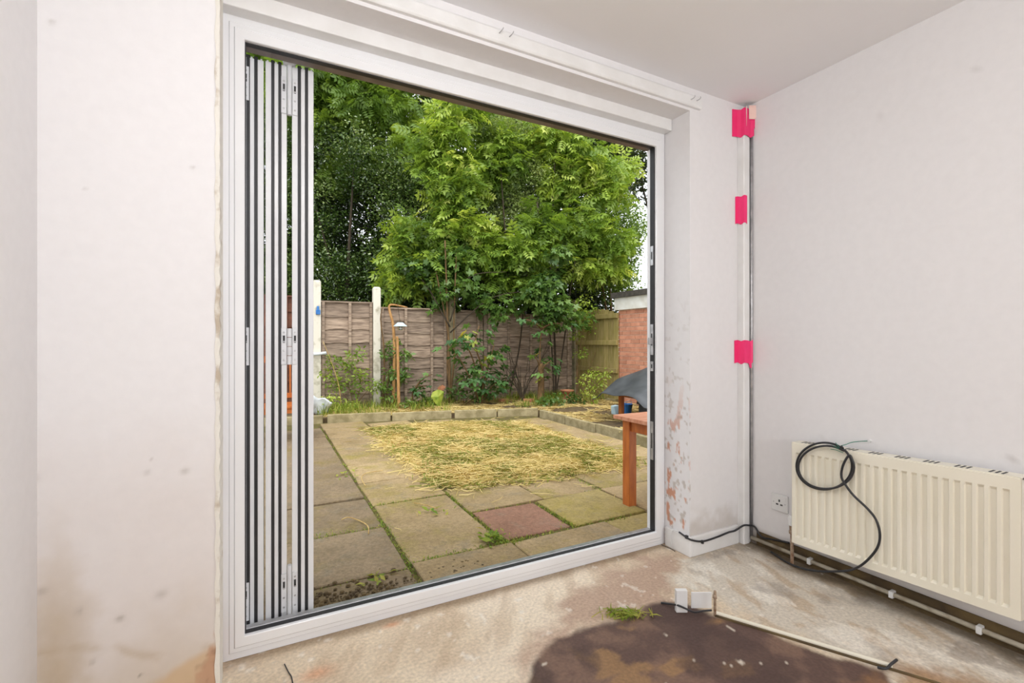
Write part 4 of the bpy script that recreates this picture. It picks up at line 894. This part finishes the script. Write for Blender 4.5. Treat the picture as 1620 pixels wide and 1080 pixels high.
# tarpaulin: draped sheet
nu, nv_ = 30, 24; vs = []
for i in range(nu+1):
    for j in range(nv_+1):
        u = -.34+(bw+.62)*i/nu; v = -bd-.30+(bd+.55)*j/nv_
        ex = max(0,-.04-u, u-bw-.04); ey = max(0,-bd-.04-v, v-.04); hgt = .585+.26*sstep(-.15,.65,u)*math.exp(-((v+bd*.5)/.55)**2)
        z = hgt-.62*ex-.62*ey+.012*math.sin(9*u+3*v)+.010*math.sin(13*v-5*u)
        uu = u+.0*ex; vs.append((tp.x+uu, tp.y+v, tp.z+max(z,.30)))
n0 = len(vs); vs += [(x,y,z-.006) for x,y,z in vs]; W_ = nv_+1
fs = [(i*W_+j,(i+1)*W_+j,(i+1)*W_+j+1,i*W_+j+1) for i in range(nu) for j in range(nv_)]; fs += [tuple(n0+k for k in q[::-1]) for q in fs]
ring = [i*W_ for i in range(nu+1)]+[nu*W_+j for j in range(1,nv_+1)]+[i*W_+nv_ for i in range(nu-1,-1,-1)]+[j for j in range(nv_-1,0,-1)]
fs += [(ring[k],ring[(k+1)%len(ring)],n0+ring[(k+1)%len(ring)],n0+ring[k]) for k in range(len(ring))]
o = MB().add(vs, fs).build('tarpaulin', M['tarp'], smooth=True); rebase(o, tp+Vector((.5,-.3,.5))); tag(o, 'charcoal tarpaulin draped over the bench by the brick wall', 'tarpaulin')
e = empty('storage_box', (tp.x+.55, tp.y-.28, tp.z)); tag(e, 'dark grey lidded plastic box under the tarpaulin', 'box')
MB().box(-.30,.30,-.2,.2,0,.22).build('body', M['greybox'], e, bev=.01); MB().box(-.32,.32,-.22,.22,.22,.26).box(-.26,.26,-.16,.16,.26,.275).build('lid', M['greybox'], e, bev=.006)
for k in range(4): MB().box(-.306,-.30,-.16,.16,.03+k*.045,.05+k*.045).build('rib', M['greybox'], e)
bpnt = Vector(onz(975,655,GZ+.055))
e = empty('drinks_carton', bpnt); tag(e, 'small pale blue carton beside the bench leg', 'carton')
MB().add([(-.05,-.05,0),(.06,-.05,0),(.06,.06,0),(-.05,.06,0),(-.07,-.03,.13),(.02,-.04,.14),(.03,.06,.14),(-.06,.06,.13)], [(0,3,2,1),(4,5,6,7),(0,1,5,4),(1,2,6,5),(2,3,7,6),(3,0,4,7)]).build('box', M['bluewhite'], e, bev=.005)
e2 = empty('blue_bucket', (bpnt.x+.15, bpnt.y-.06, bpnt.z)); tag(e2, 'small bright blue plastic tub by the bench leg', 'tub')
MB().lathe([(.003,0),(.075,0),(.095,.15),(.10,.15),(.10,.16),(.085,.16),(.07,.01),(.003,.01)], n=16).build('tub', M['blue'], e2, smooth=False)
MB().tube([(-.095,0,.15),(-.06,-.05,.20),(0,-.07,.215),(.06,-.05,.20),(.095,0,.15)], .004, 6).build('handle', M['bluewhite'], e2)

# ------------------------------------------------------------------ near wooden table
e = empty('garden_table', (2.72,2.42,GZ)); tag(e, 'orange stained wooden garden table with pinkish top just outside the door', 'table')
TX0, TX1, TY0, TY1 = 2.265, 3.15, 2.06, 2.725
def tpz(mb, name, m, **k):
    o = mb.build(name, m, **k); o.parent = e; o.matrix_parent_inverse = Matrix.Translation(-e.location); return o
for (x, y) in ((2.308,2.600),(3.04,2.600),(2.308,2.12),(3.04,2.12)): tpz(MB().box(x,x+.07,y,y+.07,GZ,.505), 'leg', M['teak'], bev=.004)
nbk = 7
for k in range(nbk):
    a = TY0+(TY1-TY0)*k/nbk; b_ = TY0+(TY1-TY0)*(k+1)/nbk; tpz(MB().box(TX0,TX1,a+.0015,b_-.0015,.505,.532), 'top_plank', M['teak_top'], bev=.002)
for b in ((2.33,3.09,2.645,2.667),(2.33,3.09,2.14,2.162),(2.325,2.347,2.15,2.655),(3.07,3.092,2.15,2.655)): tpz(MB().box(*b,.425,.505), 'apron', M['teak'])

# ------------------------------------------------------------------ slatted chair beyond the folded leaves
cp = atZ(446,640,5.6)
e = empty('slatted_chair', (cp[0],cp[1],GZ), math.radians(180)); tag(e, 'orange slatted wooden garden chair seen through the gap between door leaves', 'chair')
for s in (-1,1):
    MB().bar((s*.25,.22,0),(s*.25,.20,.64),.05,.04).build('leg', M['teak'], e); MB().bar((s*.25,-.24,0),(s*.25,-.30,1.0),.05,.04).build('leg', M['teak'], e)
    MB().box(s*.25-.035,s*.25+.035,-.28,.28,.64,.665).build('armrest', M['teak'], e, bev=.005)
MB().bar((-.25,-.30,.97),(.25,-.30,.97),.03,.08).build('top_rail', M['teak'], e); MB().bar((-.25,-.27,.52),(.25,-.27,.52),.03,.06).build('back_rail', M['teak'], e)
for k in range(9): x = -.2+k*.05; MB().bar((x,-.27,.54),(x,-.298,.94),.028,.016).build('back_slat', M['teak'], e)
for k in range(7): MB().box(-.25,.25,-.24+k*.07,-.18+k*.07,.42,.44).build('seat_slat', M['teak'], e)
MB().box(-.25,.25,.20,.225,.36,.42).box(-.25,.25,-.25,-.225,.36,.42).build('seat_rail', M['teak'], e)

# ------------------------------------------------------------------ small garden things
# lantern bird house on a branch
lq = Vector(ony(633,515,8.05)); e = empty('hanging_lantern', (lq.x,lq.y,lq.z-.07)); tag(e, 'small hanging lantern with pale blue roof in front of the fence', 'lantern')
MB().box(-.035,.035,-.035,.035,-.01,.06).build('body', M['concrete'], e); MB().box(-.026,.026,-.039,-.035,-.002,.05).build('window', M['dark'], e)
MB().box(-.004,.004,-.042,-.039,0,.05).box(-.026,.026,-.042,-.039,.02,.028).build('window_bars', M['fascia'], e)
MB().add([(-.10,-.08,.06),(.10,-.08,.06),(.10,.08,.06),(-.10,.08,.06),(-.04,-.02,.125),(.04,-.02,.125),(.04,.02,.125),(-.04,.02,.125)], [(0,3,2,1),(4,5,6,7),(0,1,5,4),(1,2,6,5),(2,3,7,6),(3,0,4,7)]).build('roof', M['bluewhite'], e)
MB().tube([(0,0,.12),(-.02,.02,.30),(-.03,.06,.46)], .004, 6).build('hanger', M['bark_dark'], e)
def stick(pts_, r0, r1, name, m, label, cat='branch', n=4):
    sp_ = smooth_path(pts_, n); k = len(sp_); o = MB().tube(sp_, [r0+(r1-r0)*i/(k-1) for i in range(k)], 8).build(name, M[m], smooth=True); rebase(o, pts_[0]); tag(o, label, cat); return o
BZ = GZ+.05
b1 = onz(631,647,BZ); Y1 = b1[1]
stick([b1, ony(630,600,Y1), ony(629,545,Y1), ony(628,532,Y1)], .028, .020, 'peeled_stake', 'stick', 'pale peeled wooden stake standing under the lantern', 'stake')
Y2 = 8.2
st = stick([(*ony(622,648,Y2)[:2],BZ), ony(624,560,Y2), ony(622,515,Y2), ony(616,490,Y2), ony(618,482,Y2), ony(634,484,Y2), ony(644,486,Y2)], .030, .012, 'dead_stem', 'stick', 'crooked dead stem carrying the lantern', 'branch')
stick([(*ony(606,645,8.3)[:2],BZ), ony(608,560,8.3), ony(602,505,8.3), ony(606,485,8.3)], .016, .006, 'dead_stem', 'bark', 'thin brown dead stem beside the second white post', 'branch')
stick([(*ony(540,648,8.2)[:2],BZ), ony(536,610,8.2), ony(524,572,8.2), ony(511,540,8.2)], .008, .004, 'dead_stem', 'stalk', 'long thin pale stalk leaning against the leftmost white post', 'branch')
b2 = onz(855,638,BZ)
# white bag, pipe, clip near the first post
q = ony(506,632,7.9); o = MB(); nn = 8; vs = []
for i in range(nn+1):
    for j in range(nn+1):
        u, v = i/nn, j/nn; vs.append((q[0]-.16+.28*u+.05*v, q[1]-.10*v+.03*math.sin(7*u+5*v), BZ+.01+.30*v*(1-.35*u)+.02*math.sin(9*u-4*v)))
n0 = len(vs); vs += [(x+.004,y+.03,z) for x,y,z in vs]; W_ = nn+1; fs = [(i*W_+j,(i+1)*W_+j,(i+1)*W_+j+1,i*W_+j+1) for i in range(nn) for j in range(nn)]; fs += [tuple(n0+k for k in f[::-1]) for f in fs]
ring = [i*W_ for i in range(nn+1)]+[nn*W_+j for j in range(1,nn+1)]+[i*W_+nn for i in range(nn-1,-1,-1)]+[j for j in range(nn-1,0,-1)]; fs += [(ring[k],ring[(k+1)%len(ring)],n0+ring[(k+1)%len(ring)],n0+ring[k]) for k in range(len(ring))]
o = MB().add(vs, fs).build('plastic_sack', M['bag'], smooth=True); rebase(o, (q[0],q[1],BZ)); tag(o, 'crumpled white plastic sack at the foot of the leftmost post', 'sack')
x_ = fx(501); o = MB().tube([(x_-.25,fy(x_)-.11,.86),(x_+.0,fy(x_)-.11,.86),(x_+.14,fy(x_)-.12,.88)], .026, 10).build('white_pipe', M['bag'], smooth=True); rebase(o, (x_,fy(x_)-.11,.86)); tag(o, 'short white pipe fixed across the leftmost fence post', 'pipe')
o = MB().box(x_-.02,x_+.05,fy(x_)-.095,fy(x_)-.060,1.52,1.60).box(x_-.005,x_+.03,fy(x_)-.10,fy(x_)-.060,1.58,1.66).build('blue_clip', M['blue'], bev=.008); rebase(o, (x_,fy(x_)-.08,1.56)); tag(o, 'small blue clip on the leftmost white fence post', 'clip')
# terracotta bird bath, bricks
tq = onz(897,634,BZ); e = empty('bird_bath', tq); tag(e, 'terracotta bird bath with a wide dish by the far corner', 'bird bath')
MB().lathe([(.003,0),(.09,0),(.10,.02),(.055,.06),(.05,.12),(.07,.15),(.003,.15)], n=14).build('pedestal', M['terracotta'], e); MB().lathe([(.003,.15),(.08,.15),(.13,.19),(.135,.21),(.12,.21),(.07,.175),(.003,.17)], n=16).build('dish', M['terracotta'], e)
for px, py, rz_, lab in ((797,636,.3,'loose brick at the foot of the low sycamore'),(826,632,1.0,'tilted loose brick beside the thin grey trunk'),(836,636,-.4,'half buried brick in front of the thin grey trunk')):
    p = onz(px, py, BZ); o = MB().box(-.10,.10,-.05,.05,0,.065).box(-.07,.07,-.03,.03,.062,.0652).build('loose_brick', M['terracotta'], bev=.006); o.location = (p[0],p[1],BZ); o.rotation_euler = (0,0,rz_); tag(o, lab, 'brick', 'loose bricks in the bed')
# big yellow green leaf plant
bq = onz(684,642,BZ); e = empty('broad_leaf_plant', bq); tag(e, 'bent stem with one big yellow green leaf in the bed', 'plant')
lt = Vector(ony(692,618,bq[1]-.15))-Vector(bq); MB().tube(smooth_path([(0,0,0),(.04,0,.14),(.12,-.01,.33),(.14,-.03,.34),lt],4), .008, 6).build('stem', M['stalk'], e)
lv = [(0,0,.02),(-.10,-.02,-.02),(-.13,-.04,-.10),(-.06,-.03,-.20),(.02,-.04,-.29),(.06,-.02,-.22),(.10,.0,-.12),(.12,0,-.02),(.06,.01,.01),(.0,-.05,-.10)]
lv = [tuple(Vector(p)+lt) for p in lv]; n = 9; vs = lv+[(x,y+.004,z) for x,y,z in lv]
MB().add(vs, [(9,i,(i+1)%n) for i in range(n)]+[(19,10+(i+1)%n,10+i) for i in range(n)]+[(i,10+i,10+(i+1)%n,(i+1)%n) for i in range(n)]).build('leaf', M['bigleaf'], e)
MB().add([tuple(lt+Vector(p)) for p in ((0,.01,.05),(.10,.02,.10),(.16,.02,.06),(.12,.03,0),(.04,.02,0),(.06,.05,.06))], [(5,0,1),(5,1,2),(5,2,3),(5,3,4),(5,4,0),(0,4,3,2,1)]).build('withered_leaf', M['terracotta'], e)

# ------------------------------------------------------------------ planting
def tree(name, base, label, cat='tree', group=None):
    e = empty(name, base); tag(e, label, cat, group); return e
def limb(e, paths, m, name='branch', r=(.03,.008)):
    for pts_ in paths:
        sp_ = smooth_path(pts_, 4); k = len(sp_)
        o = MB().tube(sp_, [r[0]+(r[1]-r[0])*i/(k-1) for i in range(k)], 7).build(name, M[m], smooth=True); o.parent = e; o.matrix_parent_inverse = Matrix.Translation(-e.location)
def cl(n, px, py, Z, seedf=None):
    out = []
    while len(out) < n:
        x, y = random.uniform(*px), random.uniform(*py)
        if seedf and not seedf(x, y): continue
        out.append(atZ(x, y, random.uniform(*Z)))
    return np.array(out)
def gbase(px, Z): a = atZ(px, 540, Z); return (a[0], a[1], GZ)
def trunk(e, px, Z, tops, m, r=.06, name='trunk'):
    b0 = e.location
    for i, (tx, ty, tz) in enumerate(tops):
        t_ = Vector(atZ(tx, ty, tz)); mid = b0.lerp(t_, .5)+Vector((random.uniform(-.12,.12), random.uniform(-.1,.1), .1))
        limb(e, [[b0+Vector((random.uniform(-.04,.04)*i,0,0)), b0.lerp(mid,.5)+Vector((random.uniform(-.06,.06),0,0)), mid, t_]], m, name if i == 0 else 'branch', (r if i == 0 else r*.6, .012))

# far belt of trees
def belt(px, base_Z, label, pxr, pyr, Zr, ncl, rad, cnt, m, size, T=T_OVAL, **k):
    e = tree('background_tree', gbase(px, base_Z), label, group='trees behind the fence')
    trunk(e, px, base_Z, [((pxr[0]+pxr[1])/2, pyr[0]+60, (Zr[0]+Zr[1])/2), (pxr[0]+50, pyr[0]+120, Zr[0]+.6), (pxr[1]-50, pyr[0]+110, Zr[1]-.6)], 'bark_dark', .14)
    foliage(e, cl(ncl, pxr, pyr, Zr), rad, cnt, T, size, M[m], **k); return e
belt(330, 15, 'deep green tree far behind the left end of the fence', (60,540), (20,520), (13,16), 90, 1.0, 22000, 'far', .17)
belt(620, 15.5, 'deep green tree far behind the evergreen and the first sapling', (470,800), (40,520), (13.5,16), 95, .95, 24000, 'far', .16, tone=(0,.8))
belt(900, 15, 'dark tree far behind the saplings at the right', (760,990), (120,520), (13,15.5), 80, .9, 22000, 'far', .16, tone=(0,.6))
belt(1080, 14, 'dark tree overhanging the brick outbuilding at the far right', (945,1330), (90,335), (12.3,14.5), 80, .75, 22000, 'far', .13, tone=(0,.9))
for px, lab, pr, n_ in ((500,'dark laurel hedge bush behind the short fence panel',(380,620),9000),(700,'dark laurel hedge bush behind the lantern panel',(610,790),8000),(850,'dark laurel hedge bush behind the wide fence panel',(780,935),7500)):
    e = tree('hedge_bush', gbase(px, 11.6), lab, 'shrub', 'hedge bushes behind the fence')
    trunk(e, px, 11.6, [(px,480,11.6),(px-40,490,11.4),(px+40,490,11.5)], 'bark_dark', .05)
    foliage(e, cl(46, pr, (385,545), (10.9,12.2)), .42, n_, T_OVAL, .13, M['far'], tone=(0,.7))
belt(760, 12.4, 'deep green tree close behind the left and middle saplings', (640,850), (150,520), (11.6,12.6), 70, .6, 24000, 'far', .11, tone=(.2,1))
belt(910, 12.4, 'deep green tree close behind the right sapling', (830,985), (180,500), (11.6,12.4), 55, .55, 19000, 'far', .11, tone=(.2,1))
# upper left overhanging tree
e = tree('overhanging_tree', gbase(420, 12.2), 'tall tree with hanging leafy sprays behind the dark evergreen')
trunk(e, 420, 12.2, [(470,110,11.8),(590,140,11.5),(690,190,11.2)], 'bark_dark', .13)
foliage(e, np.concatenate([cl(46, (300,720), (20,190), (10.6,12.2)), cl(16, (520,720), (150,290), (10.4,11.6)), cl(14, (440,640), (95,170), (10.2,11.2))]), .50, 6800, T_PIN, .34, M['ash'], tone=(0,.72), droop=.45)
# dark evergreen
e = tree('evergreen_tree', gbase(560, 9.9), 'dense dark evergreen tree with small glossy leaves behind the white posts')
trunk(e, 560, 9.9, [(560,260,9.9),(500,330,9.7),(620,340,9.8)], 'bark_dark', .10)
hf = lambda x, y: y > 185+.8*max(0,x-560)
foliage(e, cl(215, (300,735), (185,530), (9.4,10.8), hf), .44, 105000, T_OVAL, .066, M['holly'], flat=.9, spread=1.0, droop=.0, out=.8)
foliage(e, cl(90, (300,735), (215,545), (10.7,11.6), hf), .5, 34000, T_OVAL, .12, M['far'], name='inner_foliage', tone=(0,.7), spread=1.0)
# grey-green fine leaved tree
e = tree('fine_leaved_tree', gbase(815, 10.6), 'grey green fine leaved tree between the bright saplings')
trunk(e, 815, 10.6, [(815,200,10.4),(790,260,10.3),(850,280,10.5)], 'bark', .07)
foliage(e, cl(70, (758,868), (175,470), (9.6,10.6)), .36, 34000, T_OVAL, .058, M['olive'], droop=.1)
e = tree('fine_leaved_tree', gbase(970, 10.8), 'light green bushy tree above the boarded gate')
trunk(e, 970, 10.8, [(960,380,10.6),(930,330,10.4),(1000,400,10.8)], 'bark', .07)
foliage(e, cl(46, (900,1012), (330,470), (9.9,11), lambda x,y: x < 1000 or 330<y<370 or y>440), .36, 15000, T_OVAL, .075, M['ash'], tone=(0,.75), droop=.1)
# bright ash saplings
def sapling(px, Z, label, tops, zones, cnt, size=.31, tone=(0,1)):
    e = tree('ash_sapling', gbase(px, Z), label, group='bright saplings by the fence')
    trunk(e, px, Z, tops, 'bark_dark', .024)
    cs = np.concatenate([cl(*z) for z in zones]); foliage(e, cs, .30, cnt, T_PIN, size, M['ash'], tone=tone, droop=.5, out=.8, up=1.0); return e
sapling(700, 9.2, 'leftmost bright green sapling with spreading pinnate leaves', [(690,180,9.2),(650,400,9.1),(745,330,9.2)], [(13,(665,750),(165,290),(9.0,9.6)),(9,(690,745),(280,350),(9.0,9.6)),(13,(635,755),(345,410),(8.9,9.3)),(8,(620,700),(410,455),(8.8,9.2)),(8,(740,800),(190,290),(9.4,10))], 3000)
sapling(805, 9.4, 'middle bright green sapling reaching the door head', [(790,240,9.5),(840,330,9.4)], [(6,(770,820),(200,260),(9.5,9.9)),(10,(770,850),(380,450),(9.0,9.5)),(7,(840,880),(340,400),(9.2,9.6))], 1350, tone=(.0,.8))
sapling(880, 9.5, 'right bright green sapling in front of the dark tree', [(880,215,9.6),(930,290,9.6),(850,320,9.4)], [(14,(850,905),(200,300),(9.4,10)),(9,(905,985),(235,300),(9.5,10)),(15,(865,975),(300,400),(9.4,10)),(6,(920,985),(380,430),(9.5,10))], 2700)
# multi stemmed sycamore over the fence
e = tree('young_sycamore', onz(712,640,BZ), 'multi stemmed young sycamore overhanging the fence top')
trunk(e, 712, 8.5, [(704,380,8.5),(690,430,8.45),(722,400,8.6)], 'bark', .030)
limb(e, [[e.location+Vector((0,0,1.5)), Vector(atZ(740,440,8.6)), Vector(atZ(800,430,8.7))], [e.location+Vector((0,0,1.3)), Vector(atZ(780,470,8.7)), Vector(atZ(860,460,8.8))], [e.location+Vector((0,0,1.4)), Vector(atZ(670,445,8.6)), Vector(atZ(640,430,8.7))]], 'bark_dark', 'branch', (.014,.005))
foliage(e, np.concatenate([cl(26, (690,900), (395,500), (8.5,9.0)), cl(10, (620,720), (405,455), (8.5,8.9)), cl(8, (830,930), (440,510), (8.8,9.2))]), .25, 2300, T_MAP, .16, M['syc'], tone=(0,.85), droop=.4, up=1.1)

# low sycamore shoots: each leaf a leaf
tv, tf = T_MAP
mb = MB().add([tuple(p) for p in tv], [tuple(int(a) for a in f) for f in tf]); leaf_me = mb.mesh('leaf', M['maple_single'])
def shoot(base, label, stems, nleaf, rad, size):
    e = tree('sycamore_shoot', base, label, 'sapling', 'low sycamore shoots')
    for s_ in stems: limb(e, [s_], 'bark', 'stem', (.022,.006))
    tips = [Vector(p) for s_ in stems for p in smooth_path(s_,5)[5:]]
    for k in range(nleaf):
        c = random.choice(tips); a = random.uniform(0,2*PI); rr = rad*math.sqrt(random.random())
        p = c+Vector((math.cos(a)*rr, math.sin(a)*rr*.7-.06, random.uniform(-.07,.07)))
        o = inst(leaf_me, 'leaf', e, p, (random.uniform(-.45,.45), random.uniform(.1,.75), a+random.uniform(-.5,.5)), size*random.uniform(.7,1.25)); o.matrix_parent_inverse = Matrix.Translation(-e.location)
    return e
b3 = onz(762,640,BZ); Yb = b3[1]
shoot(b3, 'leafy sycamore shoot in front of the narrow fence panel', [[b3, ony(757,600,Yb), ony(745,560,Yb-.1), ony(728,530,Yb-.15)], [b3, ony(768,600,Yb), ony(775,570,Yb-.05), ony(782,545,Yb-.1)], [b3, ony(764,590,Yb-.1), ony(752,545,Yb-.2), ony(758,515,Yb-.2)], [b3, ony(775,615,Yb), ony(788,603,Yb-.1)], [b3, ony(752,620,Yb), ony(735,580,Yb-.1), ony(712,545,Yb-.15)]], 150, .20, .21)
Yb = b2[1]
e = shoot(b2, 'thin grey sycamore trunk with a few leaves near the far corner', [[b2, ony(856,600,Yb), ony(854,560,Yb), ony(857,520,Yb), ony(862,480,Yb)], [ony(855,590,Yb), ony(862,578,Yb-.1), ony(872,570,Yb-.15)], [ony(855,580,Yb), ony(848,565,Yb-.1)], [ony(857,520,Yb), ony(845,510,Yb-.1), ony(832,505,Yb-.1)], [ony(857,520,Yb), ony(872,512,Yb-.1), ony(890,512,Yb-.1)]], 56, .15, .20)
limb(e, [[b2, ony(856,600,Yb), ony(855,575,Yb)]], 'bark', 'trunk', (.07,.05))
b4 = onz(652,644,BZ); Yb = b4[1]
shoot(b4, 'small shoot with pale leaves beside the tan post', [[b4, ony(654,620,Yb), ony(668,600,Yb-.1), ony(684,592,Yb-.1)], [b4, ony(655,615,Yb), ony(676,610,Yb-.05)]], 16, .10, .17)
# bare twiggy shrub
tw = onz(826,636,BZ); e = tree('bare_shrub', tw, 'bare dark twiggy shrub against the wide fence panel', 'shrub')
for k in range(16):
    a = random.uniform(-1.1,1.1); l = random.uniform(.6,1.15); p = Vector(tw)
    limb(e, [[p, p+Vector((a*.15,0,l*.35)), p+Vector((a*.38+random.uniform(-.06,.06),random.uniform(-.1,.1),l*.7)), p+Vector((a*.6,random.uniform(-.15,.15),l))]], 'bark_dark', 'twig', (.010,.003))
# leafy weeds and climbers along the fence
def bush(name, px, py, label, pts_, r, n, m, T, size, **k):
    b_ = onz(px, py, BZ); e = tree(name, b_, label, 'weed' if 'weed' in name else 'shrub', 'weeds along the back fence')
    cs = np.array([ony(x, y, b_[1]+random.uniform(-.15,.1)) for x, y in pts_])
    for c in cs[::2]: limb(e, [[Vector(b_), Vector(b_).lerp(Vector(c),.5)+Vector((random.uniform(-.05,.05),0,.05)), Vector(c)]], 'bark', 'stem', (.007,.003))
    foliage(e, cs, r, n, T, size, M[m], name='leaves', **k); return e
bush('tall_weed', 560, 646, 'wispy green weed clump between the two white posts', [(520,590),(530,610),(545,600),(560,615),(575,600),(550,575),(570,590),(530,570),(590,610),(565,560)], .17, 640, 'ash', T_OVAL, .07, tone=(.1,.8))
bush('tall_weed', 612, 644, 'leafy green weed around the dead stem', [(612,560),(618,590),(625,570),(608,610),(630,600),(640,560),(622,545),(640,590),(616,625)], .14, 520, 'syc', T_OVAL, .09, tone=(.1,.9))
bush('tall_weed', 520, 652, 'low yellow green weed beside the white sack', [(515,635),(525,630),(540,640),(530,645),(555,640)], .12, 260, 'ash', T_OVAL, .06, tone=(.4,1))
bush('tall_weed', 668, 644, 'low green weed at the foot of the grey fence right of the stake', [(660,620),(668,630),(650,635),(680,634),(645,640)], .12, 220, 'syc', T_OVAL, .08)
bush('tall_weed', 935, 640, 'straggly yellow green weed in front of the boarded gate', [(925,600),(935,590),(945,610),(930,620),(950,600),(938,630),(955,590)], .15, 420, 'ash', T_OVAL, .06, tone=(.4,1))
bush('tall_weed', 885, 640, 'dark green low weed by the bird bath', [(870,630),(880,632),(905,630),(915,634),(890,638),(860,636)], .14, 420, 'syc', T_OVAL, .075, tone=(0,.6))
bush('climbing_shrub', 912, 632, 'thin climber with small leaves over the far corner post', [(908,480),(915,495),(925,505),(905,510),(912,530),(940,520),(960,510),(935,490),(918,560),(925,475)], .17, 620, 'ash', T_OVAL, .07, tone=(.2,.9))
bush('climbing_shrub', 735, 640, 'dark leafy growth low behind the sycamore shoot', [(720,620),(735,600),(750,625),(775,620),(790,610),(800,600)], .17, 420, 'syc', T_OVAL, .09, tone=(0,.5))
# grass clump on the indoor floor
p = np.array(onz(990,973,0)); n = 130
q = p[:2]+rng.normal(size=(n,1))*.040*np.array([[CS,-SN]])+rng.normal(size=(n,2))*.012
o = lying('grass_clump', q, np.full(n,.003)+.008*rng.random(n), .06, .004, (.4+.6*rng.random(n)), M['grass']); tag(o, 'small clump of cut green grass dropped on the indoor floor', 'grass')
